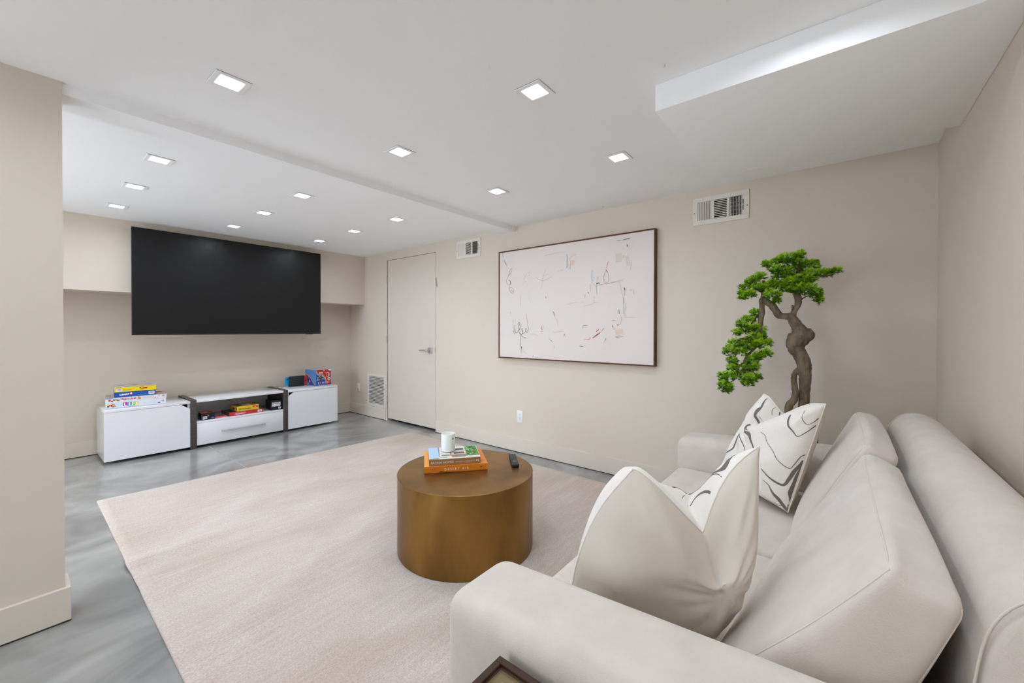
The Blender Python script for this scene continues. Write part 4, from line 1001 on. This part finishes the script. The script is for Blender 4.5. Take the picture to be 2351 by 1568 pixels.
def book(name, P0, P1, dvec, z0, h, label, cover, pages):
    """spine runs P0 -> P1 (as seen from the camera, left to right); dvec = depth direction, length"""
    A, B = Vector((P0[0], P0[1], 0)), Vector((P1[0], P1[1], 0))
    wv = (B - A).length
    ang = math.atan2(B.y - A.y, B.x - A.x)
    e = empty(name, ((A.x + B.x) / 2, (A.y + B.y) / 2, z0), ang, label, 'book', 'books on the coffee table')
    d = dvec
    box('front_cover', (-wv / 2, 0, h - 0.003), (wv / 2, d, h), cover, e, bev=0.0008, seg=1)
    box('back_cover', (-wv / 2, 0, 0), (wv / 2, d, 0.003), cover, e, bev=0.0008, seg=1)
    box('spine', (-wv / 2, -0.002, 0), (wv / 2, 0.003, h), cover, e, bev=0.0012, seg=1)
    box('page_block', (-wv / 2 + 0.004, 0.003, 0.003), (wv / 2 - 0.004, d - 0.004, h - 0.003), pages, e)
    return e, wv, face_matrix((-wv / 2, -0.002, 0), (1, 0, 0), (0, 0, 1)), face_matrix((-wv / 2, 0, h), (1, 0, 0), (0, 1, 0))
PAGES = mat('page_edges', srgb(232, 226, 214), 0.8, noise=((3, 3, 500), 2, 0.08))
ORANGE = mat('orange_cover', srgb(222, 128, 34), 0.35, noise=((9, 5, 12), 3, 0.12))
e, wv, F, T = book('hardcover_book', (-1.733, 1.413), (-1.515, 1.681), 0.285, TZ + 0.0005, 0.037, 'thick orange hardcover book reading DESERT AIR, under another book', ORANGE, PAGES)
text_mesh('spine_title', 'DESERT AIR', 0.019, F @ Matrix.Translation((0.108, 0.011, 0.0006)), flatcol(250, 236, 214), e, width=0.132, spacing=1.35)
text_mesh('spine_author', 'GEORGE', 0.006, F @ Matrix.Translation((0.033, 0.019, 0.0006)), flatcol(130, 76, 30), e, width=0.022)
text_mesh('spine_author', 'STEINMETZ', 0.006, F @ Matrix.Translation((0.033, 0.011, 0.0006)), flatcol(130, 76, 30), e, width=0.045)
print_mesh('spine_mark', [((50, 34, 20), [(0.303, 0.019), (0.311, 0.0135), (0.311, 0.0245)]), ((190, 104, 30), rect(0.318, 0.008, 0.3188, 0.030)), ((150, 76, 20), [(0.075, 0.0005), (0.20, 0.0005), (0.11, 0.006), (0.085, 0.012)])], F, e)
print_mesh('printed_cover', [((180, 92, 26), [(0.30, 0.04), (0.34, 0.05), (0.34, 0.056), (0.30, 0.047)]), ((236, 160, 70), [(0.0, 0.0), (0.03, 0.0), (0.03, 0.28), (0.0, 0.28)])], T, e)
TAN = mat('tan_cover', srgb(164, 118, 74), 0.35)
zb2 = TZ + 0.0005 + 0.0372
e, wv, F, T = book('hardcover_book', (-1.722, 1.437), (-1.546, 1.656), 0.225, zb2, 0.034, 'tan book reading PATINA HOMES with a garden photo cover, on top', TAN, PAGES)
text_mesh('spine_title', 'PATINA HOMES', 0.017, F @ Matrix.Translation((0.010, 0.0105, 0.0006)), flatcol(242, 226, 200), e, width=0.122)
text_mesh('spine_author', 'GIANNETTI & GIANNETTI', 0.009, F @ Matrix.Translation((0.142, 0.0125, 0.0006)), flatcol(226, 206, 176), e, width=0.104)
print_mesh('spine_mark', [((246, 240, 230), disc(0.260, 0.017, 0.004)), ((226, 206, 176), rect(0.267, 0.010, 0.271, 0.024))], F, e)
rr_ = random.Random(12)
pl = [((224, 220, 214), rect(0.0, 0.0, wv, 0.225)), ((174, 204, 238), rect(0.0, 0.012, 0.055, 0.225)), ((150, 120, 96), rect(0.055, 0.04, 0.060, 0.225)), ((156, 186, 226), [(0.012, 0.09), (0.03, 0.09), (0.03, 0.15), (0.012, 0.15)]), ((174, 204, 238), [(0.014, 0.092), (0.028, 0.092), (0.028, 0.148), (0.014, 0.148)]),
      ((120, 146, 100), [(0.0, 0.0), (0.06, 0.0), (0.05, 0.02), (0.0, 0.012)]), ((92, 140, 76), rect(0.21, 0.03, wv - 0.002, 0.223)), ((150, 130, 112), rect(0.125, 0.02, 0.21, 0.07)), ((110, 92, 78), rect(0.14, 0.08, 0.20, 0.115)), ((96, 84, 76), rect(0.135, 0.15, 0.20, 0.185)), ((206, 202, 204), rect(0.13, 0.12, 0.205, 0.145)), ((180, 130, 104), rect(0.117, 0.05, 0.126, 0.22)),
      ((126, 134, 110), rect(0.07, 0.05, 0.115, 0.075)), ((150, 170, 140), rect(0.06, 0.018, 0.10, 0.03)), ((236, 226, 220), rect(0.20, 0.004, wv, 0.03)), ((216, 228, 216), [(0.232, 0.06), (0.236, 0.06), (0.226, 0.19), (0.220, 0.19)])]
for k in range(60):
    x, y = rr_.uniform(0.212, wv - 0.01), rr_.uniform(0.035, 0.215)
    pl.append((((126, 176, 96), (66, 112, 58), (160, 200, 130))[k % 3], disc(x, y, rr_.uniform(0.003, 0.008), 6)))
for k in range(16):
    pl.append(((244, 236, 228), disc(rr_.uniform(0.2, wv - 0.004), rr_.uniform(0.004, 0.024), 0.004, 6)))
print_mesh('printed_cover', pl, T, e, 0.0003)

# candle
cnx, cny = -1.762, 1.612
zc_ = zb2 + 0.0345 + 0.0030
cd = empty('candle', (cnx, cny, zc_), 0, 'white jar candle with a small gold dot on the books', 'candle')
PORC = mat('white_frosted_glass', srgb(238, 240, 234), 0.25, coat=0.3)
r = 0.0405
lathe('jar', [(0, 0.0), (r - 0.006, 0.0), (r - 0.001, 0.004), (r, 0.010), (r, 0.098), (r - 0.0012, 0.1005), (r - 0.003, 0.0995), (r - 0.0035, 0.070), (0, 0.070)], PORC, cd, 56)
lathe('wax', [(r - 0.0038, 0.0705), (r - 0.0038, 0.0745), (0, 0.075)], mat('candle_wax', srgb(240, 236, 224), 0.5), cd, 40)
bm = bmesh.new(); add_tube(bm, [(0, 0, 0.074, 0.0012), (0.001, 0, 0.084, 0.001)], 6); finish(bm, 'wick', mat('wick', srgb(60, 56, 50), 0.9), cd)
def wrap_patch(nm3, a0, z0_, ra, rz, m, n=18):
    bm = bmesh.new()
    vs = []
    for k in range(n):
        t = 2 * math.pi * k / n
        a = a0 + ra * math.cos(t)
        vs.append(bm.verts.new(((r + 0.0004) * math.cos(a), (r + 0.0004) * math.sin(a), z0_ + rz * math.sin(t))))
    bm.faces.new(vs)
    return finish(bm, nm3, m, cd)
aL = math.radians(-2)
wrap_patch('gold_dot', aL, 0.076, 0.13, 0.0055, mat('gold_foil', srgb(176, 128, 60), 0.35, metal=0.6))
for k, (da, z, ra) in enumerate(((-0.02, 0.060, 0.14), (-0.06, 0.052, 0.12), (-0.10, 0.046, 0.16), (-0.05, 0.028, 0.18))):
    wrap_patch('printed_line', aL + da, z, ra, 0.0009, flatcol(190, 192, 186))

# remote
rp = Vector((-1.482, 1.874, 0))
ang = math.atan2(1.948 - 1.802, -1.553 + 1.4115)
rm = empty('remote_control', (rp.x, rp.y, TZ + 0.0005), ang, 'black television remote lying on the brass table', 'remote control')
box('body', (-0.102, -0.021, 0.0), (0.100, 0.021, 0.020), mat('remote_plastic', srgb(34, 35, 38), 0.4), rm, bev=0.007, seg=4)
KEY = mat('remote_key', srgb(74, 76, 82), 0.5)
for i in range(7):
    for j in range(3):
        c = KEY
        if i == 6 and j == 2: c = flatcol(214, 60, 50)
        o = box('key', (-0.028 + i * 0.0185 - 0.005, -0.0125 + j * 0.0125 - 0.0042, 0.0195), (-0.028 + i * 0.0185 + 0.005, -0.0125 + j * 0.0125 + 0.0042, 0.0217), c, rm, bev=0.001, seg=1)
for j, c in enumerate(((200, 60, 60), (70, 160, 90), (220, 180, 60), (60, 110, 200))):
    box('colour_key', (-0.046, -0.0155 + j * 0.0103 - 0.003, 0.0195), (-0.041, -0.0155 + j * 0.0103 + 0.003, 0.0214), flatcol(*c), rm)
print_mesh('printed_logo', [((170, 172, 176), rect(-0.060, -0.013, -0.057, 0.013))], Matrix.Translation((0, 0, 0.0201)), rm)

# ------------------------------------------------------------------ sofa
sf = empty('sofa', (-0.15, 1.6, 0.0), 0, 'cream linen two-seat sofa backed against the wall', 'sofa')
FAB = mat('sofa_linen', srgb(207, 197, 187), 0.9, spec=0.2, sheen=0.25, noise=((14, 14, 14), 4, 0.06), bump=((380, 380, 380), 0.35, 0.0015))
PIPE = mat('sofa_piping', srgb(212, 202, 192), 0.9, spec=0.2, sheen=0.2)
so = Vector((-0.15, 1.6, 0.0))
def hexc(x0, x1, y0, y1, z0, z1, fz=None, fx=None):
    C = [[[None, None], [None, None]], [[None, None], [None, None]]]
    for i, x in enumerate((x0, x1)):
        for j, y in enumerate((y0, y1)):
            for k, z in enumerate((z0, z1)):
                zz = fz(x, z) if fz else z
                xx = fx(x, z) if fx else x
                C[i][j][k] = Vector((xx, y, zz)) - so
    return C
soft_hex('base_frame', hexc(-0.665, 0.385, 0.70, 2.50, 0.085, 0.305), FAB, sf, r=0.02, n=8)
arm_z = lambda x, z: z if z < 0.3 else 0.602 + (x + 0.7) * 0.058
soft_hex('armrest', hexc(-0.705, 0.39, 0.622, 0.845, 0.075, 0.60, fz=arm_z), FAB, sf, r=0.052, bulge=(0.004, 0.004, 0.006), n=14)
soft_hex('armrest', hexc(-0.70, 0.39, 2.335, 2.55, 0.075, 0.60, fz=arm_z), FAB, sf, r=0.052, bulge=(0.004, 0.004, 0.006), n=14)
# upholstered back: rounded, falling off toward the wall
prof = [(0.150, 0.30), (0.150, 0.60), (0.158, 0.72), (0.172, 0.785), (0.200, 0.830), (0.240, 0.851), (0.285, 0.848), (0.330, 0.818), (0.372, 0.765), (0.392, 0.70), (0.398, 0.55), (0.398, 0.12), (0.24, 0.12)]
bm = bmesh.new()
P2 = smooth_path(prof, 3)
ys = [0.868, 0.872, 0.885, 0.91] + [0.95 + (2.33 - 0.95) * k / 18 for k in range(19)] + [2.37, 2.395, 2.408, 2.412]
cxp, czp = 0.27, 0.5
rows = []
for y in ys:
    e_ = min(y - 0.868, 2.412 - y)
    s = 1 - 0.10 * max(0, 1 - e_ / 0.04) ** 2
    rows.append([bm.verts.new(Vector((cxp + (x - cxp) * s, y, czp + (z - czp) * (s if z > czp else 1))) - so) for x, z in P2])
for A, B in zip(rows, rows[1:]):
    for k in range(len(P2)):
        k2 = (k + 1) % len(P2)
        bm.faces.new((A[k], A[k2], B[k2], B[k]))
bm.faces.new(rows[0]); bm.faces.new(rows[-1][::-1])
bf = finish(bm, 'back_frame', FAB, sf, smooth=True, angle=60)
for yy in (0.876, 2.404):
    bm = bmesh.new()
    add_tube(bm, [tuple(Vector((cxp + (x - cxp) * 0.985, yy, czp + (z - czp) * 0.985)) - so) + (0.002,) for x, z in P2[3:30]], seg=6)
    finish(bm, 'piping', PIPE, bf, smooth=True)
# seat cushions
for y0, y1 in ((0.855, 1.590), (1.596, 2.330)):
    o, f = soft_hex('seat_cushion', hexc(-0.685, 0.12, y0, y1, 0.305, 0.452), FAB, sf, r=0.035, bulge=(0.008, 0.0, (0.0, 0.004)), n=14)
# back cushions: wedge-shaped, leaning on the back
def back_cushion(y0, y1, dz, seed, xb0, xb1):
    C = [[[None, None], [None, None]], [[None, None], [None, None]]]
    P = {(0, 0): (0, 0.455), (1, 0): (0.03, 0.455), (0, 1): (0.066, 0.822 + dz), (1, 1): (0.152, 0.786 + dz)}
    for i in (0, 1):
        for k in (0, 1):
            for j, y in enumerate((y0, y1)):
                x, z = P[(i, k)]
                if (i, k) == (0, 0): x = (xb0, xb1)[j]
                C[i][j][k] = Vector((x, y, z)) - so
    o, f = soft_hex('back_cushion', C, FAB, sf, r=0.026, bulge=((0.026, 0.01), (0.016, 0.016), 0.018), n=20, wob=0.004, seed=seed)
    seam('piping', f, loop_pts([(-1, -1, -1), (-1, -1, 1), (-1, 1, 1), (-1, 1, -1)], 18), PIPE, o, 0.0018)
    seam('piping', f, loop_pts([(1, -1, -1), (1, -1, 1), (1, 1, 1), (1, 1, -1)], 18), PIPE, o, 0.0018)
    return o
back_cushion(0.872, 1.668, 0.004, 3, -0.235, -0.150)
back_cushion(1.676, 2.385, 0.024, 7, -0.145, -0.100)
for x in (-0.60, 0.32):
    for y in (0.70, 2.47):
        o = lathe('foot', [(0, 0.0), (0.018, 0.0), (0.026, 0.086), (0, 0.086)], mat('dark_foot', srgb(50, 38, 30), 0.5), sf, 16)
        o.location = (x - so.x, y - so.y, 0.013 if x < 0 else 0.0)

# ------------------------------------------------------------------ throw pillows
LINEN = mat('pillow_linen', srgb(233, 227, 219), 0.9, spec=0.2, sheen=0.2, noise=((300, 300, 300), 3, 0.03), bump=((600, 600, 600), 0.2, 0.0008))
SATIN = mat('pillow_satin_back', srgb(209, 200, 187), 0.55, spec=0.35, sheen=0.15, noise=((5, 5, 5), 3, 0.02))
INK = mat('pillow_print', srgb(112, 106, 104), 0.9)

def make_pillow(label, LT, RT, LB, RB, front, T0, T1, chop, bow, pw, lines, n=64, seed=1, group='patterned throw pillows on the sofa'):
    LT, RT, LB, RB, front = [Vector(a) for a in (LT, RT, LB, RB, front)]
    front.normalize()
    base = (LB + RB) / 2
    rnd = random.Random(seed)
    ph = [rnd.uniform(0, 6.28) for _ in range(12)]
    u0, kk, depth, s, slide, pinch, v0, ex = chop
    def cg(u, v):
        g = min(1.0, max(0.0, (v - v0) / (1 - v0)))
        return (u - (u0 + kk * (1 - v))) / s, g * g * (3 - 2 * g)
    def mid(u, v):
        a, b = (u + 1) / 2, (v + 1) / 2
        a = 0.5 + (a - 0.5) * (1 - bow[0] * (1 - v * v))
        b = 0.5 + (b - 0.5) * (1 - bow[1] * (1 - u * u))
        P = (LB * (1 - a) + RB * a) * (1 - b) + (LT * (1 - a) + RT * a) * b
        c, g = cg(u, v)
        P = P + Vector((0, 0, -1)) * depth * (math.exp(-abs(c) ** ex) if ex > 1 else max(0.0, 1 - abs(c) / 1.7) ** (1.5 if c < 0 else 1.0)) * g
        return P + front * slide * c * math.exp(-c * c * 0.5) * g
    def thick(u, v):
        w = ((1 - min(1, abs(u)) ** pw[0]) * (1 - min(1, abs(v)) ** pw[0])) ** pw[1]
        c, g = cg(u, v)
        return w * (1 - pinch * math.exp(-c * c * 1.6) * g)
    def wr(u, v, sd):
        k = 0.0
        vc = max(v0 + 0.1, -0.05)
        c = u - (u0 + kk * (1 - vc))
        rad = math.hypot(c, v - vc)
        th_ = math.atan2(v - vc, c)
        k += 0.0065 * math.sin(10 * th_ + ph[0 + sd] + 1.5 * math.sin(2 * th_)) * math.exp(-((rad - 0.36) / 0.22) ** 2) * (0.35 + 0.65 * math.sin(th_ + 2.4) ** 2)
        k += 0.004 * math.sin(5 * u + 3 * v + ph[2 + sd]) + 0.003 * math.sin(7 * v - 4 * u + ph[4 + sd])
        for (cu, cv) in ((-1, 1), (1, 1), (-1, -1), (1, -1)):
            d = math.hypot(u - cu, v - cv)
            k += 0.0035 * math.sin(10 * math.atan2(v - cv, u - cu) + ph[6 + sd]) * math.exp(-((d - 0.4) / 0.22) ** 2)
        return k * min(1, (1 - abs(u)) * 5) * min(1, (1 - abs(v)) * 5)
    def S(u, v, side, lift=0.0):
        t = (T0 if side > 0 else T1) * thick(u, v) + wr(u, v, 0 if side > 0 else 1) + lift
        return mid(u, v) + front * side * t
    bm = bmesh.new()
    def cs_(i): return math.sin((i / n - 0.5) * math.pi) * 0.55 + (i / n * 2 - 1) * 0.45
    g = [cs_(i) for i in range(n + 1)]
    rim = {}
    layers = []
    for side in (1, -1):
        V = {}
        for i in range(n + 1):
            for j in range(n + 1):
                edge = i in (0, n) or j in (0, n)
                if edge and (i, j) in rim:
                    V[i, j] = rim[i, j]
                else:
                    V[i, j] = bm.verts.new(S(g[i], g[j], side) - base)
                    if edge: rim[i, j] = V[i, j]
        for i in range(n):
            for j in range(n):
                f = bm.faces.new((V[i, j], V[i + 1, j], V[i + 1, j + 1], V[i, j + 1]))
                f.material_index = 0 if side > 0 else 1
    e = empty('throw_pillow', base, 0, label, 'pillow', group)
    body = finish(bm, 'pillow_body', [LINEN, SATIN], e, smooth=True)
    # sewn edge
    bm = bmesh.new()
    loop = [(t, -1) for t in g[:-1]] + [(1, t) for t in g[:-1]] + [(-t, 1) for t in g[:-1]] + [(-1, -t) for t in g[:-1]]
    add_tube(bm, [tuple(mid(a, b_) - base) + (0.0022,) for a, b_ in loop], seg=6, closed=True)
    finish(bm, 'sewn_edge', LINEN, e, smooth=True)
    # printed contour lines on the front, each a part
    for pts, wd in lines:
        bm = bmesh.new()
        p = smooth_path(pts, 6)
        m_ = len(p)
        wds = smooth_path([(w_,) for w_ in wd], max(1, m_ // max(1, len(wd) - 1)))
        prev = None
        for i, q in enumerate(p):
            w_ = wds[min(len(wds) - 1, int(i * (len(wds) - 1) / (m_ - 1)))][0] * 1.0
            a_, b2 = p[max(0, i - 1)], p[min(m_ - 1, i + 1)]
            du, dv = b2[0] - a_[0], b2[1] - a_[1]
            l = math.hypot(du, dv) or 1
            nu, nv = -dv / l * w_, du / l * w_
            row = []
            for t in (-1, -0.5, 0, 0.5, 1):
                uu, vv = q[0] + nu * t, q[1] + nv * t
                uu, vv = max(-0.995, min(0.995, uu)), max(-0.995, min(0.995, vv))
                row.append(bm.verts.new(S(uu, vv, 1, 0.0012) - base))
            if prev:
                for k in range(4):
                    bm.faces.new((prev[k], prev[k + 1], row[k + 1], row[k]))
            prev = row
        finish(bm, 'printed_line', INK, body, smooth=True)
    return S

make_pillow('throw pillow with grey wavy lines facing outward by the bonsai tree', LT=(-.265, 2.20, .905), RT=(-.036, 2.03, .908), LB=(-.46, 2.24, .478), RB=(-.150, 1.94, .478), front=(-.55, -.8, .12), T0=.10, T1=.10, chop=(-.12, -.7, .085, .30, -.045, .4, .15, 1.2), bow=(.0, .03), pw=(3, .55), lines=FAR_LINES, seed=2)
make_pillow('throw pillow with its plain cream back turned toward the viewer', LT=(-.385, .935, .895), RT=(-.125, 1.12, .910), LB=(-.57, .98, .480), RB=(-.225, 1.06, .480), front=(-.50, .75, .45), T0=.15, T1=.125, chop=(.06, .45, .185, .60, .10, .15, -.15, 1.0), bow=(-.14, .0), pw=(2.8, .55), lines=NEAR_LINES, seed=5)

# ------------------------------------------------------------------ side table
st = empty('side_table', (-0.285, 0.377, 0), 0, 'dark wood side table with a glass inset top beside the sofa arm', 'side table')
WAL = mat('dark_walnut', srgb(58, 30, 15), 0.4, spec=0.3, noise=((8, 60, 8), 4, 0.25))
INS = mat('tan_inset', srgb(192, 158, 126), 0.5, noise=((30, 6, 6), 4, 0.12))
a = 0.225
zt = 0.565
tz0 = zt - 0.035
rw = 0.0145
for p, q in (((-a, a - rw, tz0), (a, a, zt)), ((-a, -a, tz0), (a, -a + rw, zt)), ((-a, -a + rw, tz0), (-a + rw, a - rw, zt)), ((a - rw, -a + rw, tz0), (a, a - rw, zt))):
    box('top_rail', p, q, WAL, st, bev=0.001, seg=1)
box('inset_border', (-a + rw, -a + rw, tz0), (a - rw, a - rw, zt - 0.011), mat('tan_border', srgb(150, 118, 70), 0.5, noise=((30, 6, 6), 4, 0.12)), st)
box('inset_panel', (-a + rw + 0.02, -a + rw + 0.02, zt - 0.011), (a - rw - 0.02, a - rw - 0.02, zt - 0.0105), INS, st)
GLASS = bpy.data.materials.new('clear_glass'); GLASS.use_nodes = True
nt = GLASS.node_tree; nt.nodes.clear()
o_ = nt.nodes.new('ShaderNodeOutputMaterial'); mx_ = nt.nodes.new('ShaderNodeMixShader'); tb_ = nt.nodes.new('ShaderNodeBsdfTransparent'); gb_ = nt.nodes.new('ShaderNodeBsdfGlossy')
tb_.inputs['Color'].default_value = (0.93, 0.96, 0.94, 1); gb_.inputs['Roughness'].default_value = 0.03
mx_.inputs[0].default_value = 0.07; nt.links.new(tb_.outputs[0], mx_.inputs[1]); nt.links.new(gb_.outputs[0], mx_.inputs[2]); nt.links.new(mx_.outputs[0], o_.inputs[0])
box('glass_pane', (-a + rw + 0.001, -a + rw + 0.001, zt - 0.0095), (a - rw - 0.001, a - rw - 0.001, zt - 0.0035), GLASS, st)
for sx in (-1, 1):
    for sy in (-1, 1):
        cx_, cy_ = sx * (a - 0.02), sy * (a - 0.02)
        box('leg', (cx_ - 0.02, cy_ - 0.02, 0.0135), (cx_ + 0.02, cy_ + 0.02, tz0), WAL, st, bev=0.002)
# ------------------------------------------------------------------ bonsai tree
tr = empty('bonsai_tree', (-0.165, 2.75, 0), 0, 'tall cloud-pruned bonsai tree with bright green needles behind the sofa arm', 'tree')
to = Vector((-0.165, 2.75, 0))
BARK = mat('bark', srgb(116, 104, 84), 0.9, spec=0.15, noise=((34, 34, 12), 4, 0.5), bump=((60, 60, 22), 1.0, 0.015))
BARK2 = mat('twig_bark', srgb(96, 80, 62), 0.9, spec=0.15, noise=((40, 40, 40), 4, 0.3))
rnd = random.Random(21)
def limb(nm3, pts, seg=14, m=BARK, sub=5, rough=0.07):
    p = [(x - to.x, y - to.y, z - to.z, r_) for x, y, z, r_ in pts]
    bm = bmesh.new()
    add_tube(bm, smooth_path(p, sub), seg=seg, rough=rough, rnd=rnd)
    return finish(bm, nm3, m, tr, smooth=True)
limb('trunk', TREE['trunk'], 18)
limb('burl', TREE['burl'], 16)
limb('limb', TREE['limb1'], 14)
limb('limb', TREE['limb2'], 14)
limb('side_trunk', TREE['root'], 12)
for t in TREE['twigs']:
    limb('twig', t, 8, BARK2, 4, 0.05)
NEEDLE = []
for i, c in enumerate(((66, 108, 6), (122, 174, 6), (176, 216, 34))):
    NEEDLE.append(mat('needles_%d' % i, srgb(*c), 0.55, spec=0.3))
def pad(P, a, b_, sd):
    rn = random.Random(sd)
    bm = bmesh.new()
    cnt = int(30 + 9000 * a * b_ * 5.0)
    for k in range(cnt):
        # tuft centre inside a flattened ellipsoid
        while True:
            d = Vector((rn.uniform(-1, 1), rn.uniform(-1, 1), rn.uniform(-1, 1)))
            if d.length < 1: break
        c = Vector((P[0] - to.x + d.x * a, P[1] - to.y + d.y * a * 0.9, P[2] - to.z + d.z * b_))
        outw = Vector((d.x, d.y, d.z * 0.8 + 0.75)).normalized()
        mi = 0 if d.z < -0.25 else (1 if d.z < 0.35 else 2)  # darker needles below, lighter on top: pad shading put into the colours
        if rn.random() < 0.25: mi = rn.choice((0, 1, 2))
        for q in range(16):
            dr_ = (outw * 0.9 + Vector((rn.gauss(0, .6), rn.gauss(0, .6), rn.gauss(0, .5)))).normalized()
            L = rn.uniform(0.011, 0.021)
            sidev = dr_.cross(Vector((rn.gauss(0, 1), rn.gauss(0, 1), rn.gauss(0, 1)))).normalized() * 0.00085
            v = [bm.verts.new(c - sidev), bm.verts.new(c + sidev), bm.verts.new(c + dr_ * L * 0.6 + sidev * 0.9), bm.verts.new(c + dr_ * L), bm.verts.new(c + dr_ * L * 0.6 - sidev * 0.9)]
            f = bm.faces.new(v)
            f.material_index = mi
    me = bpy.data.meshes.new('foliage_pad'); bm.to_mesh(me); bm.free()
    return link('foliage_pad', me, tr, NEEDLE)
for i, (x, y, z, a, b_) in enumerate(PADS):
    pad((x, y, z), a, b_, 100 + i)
POT = mat('dark_planter', srgb(70, 66, 62), 0.6)
lathe('planter', [(0, 0.0), (0.072, 0.0), (0.088, 0.70), (0.088, 0.715), (0.080, 0.715), (0.078, 0.690), (0, 0.690)], POT, tr, 40)
lathe('soil', [(0.0778, 0.6905), (0.074, 0.700), (0.05, 0.712), (0, 0.715)], mat('moss_soil', srgb(74, 66, 40), 0.95, noise=((60, 60, 60), 4, 0.4), bump=((80, 80, 80), 0.8, 0.006)), tr, 40)
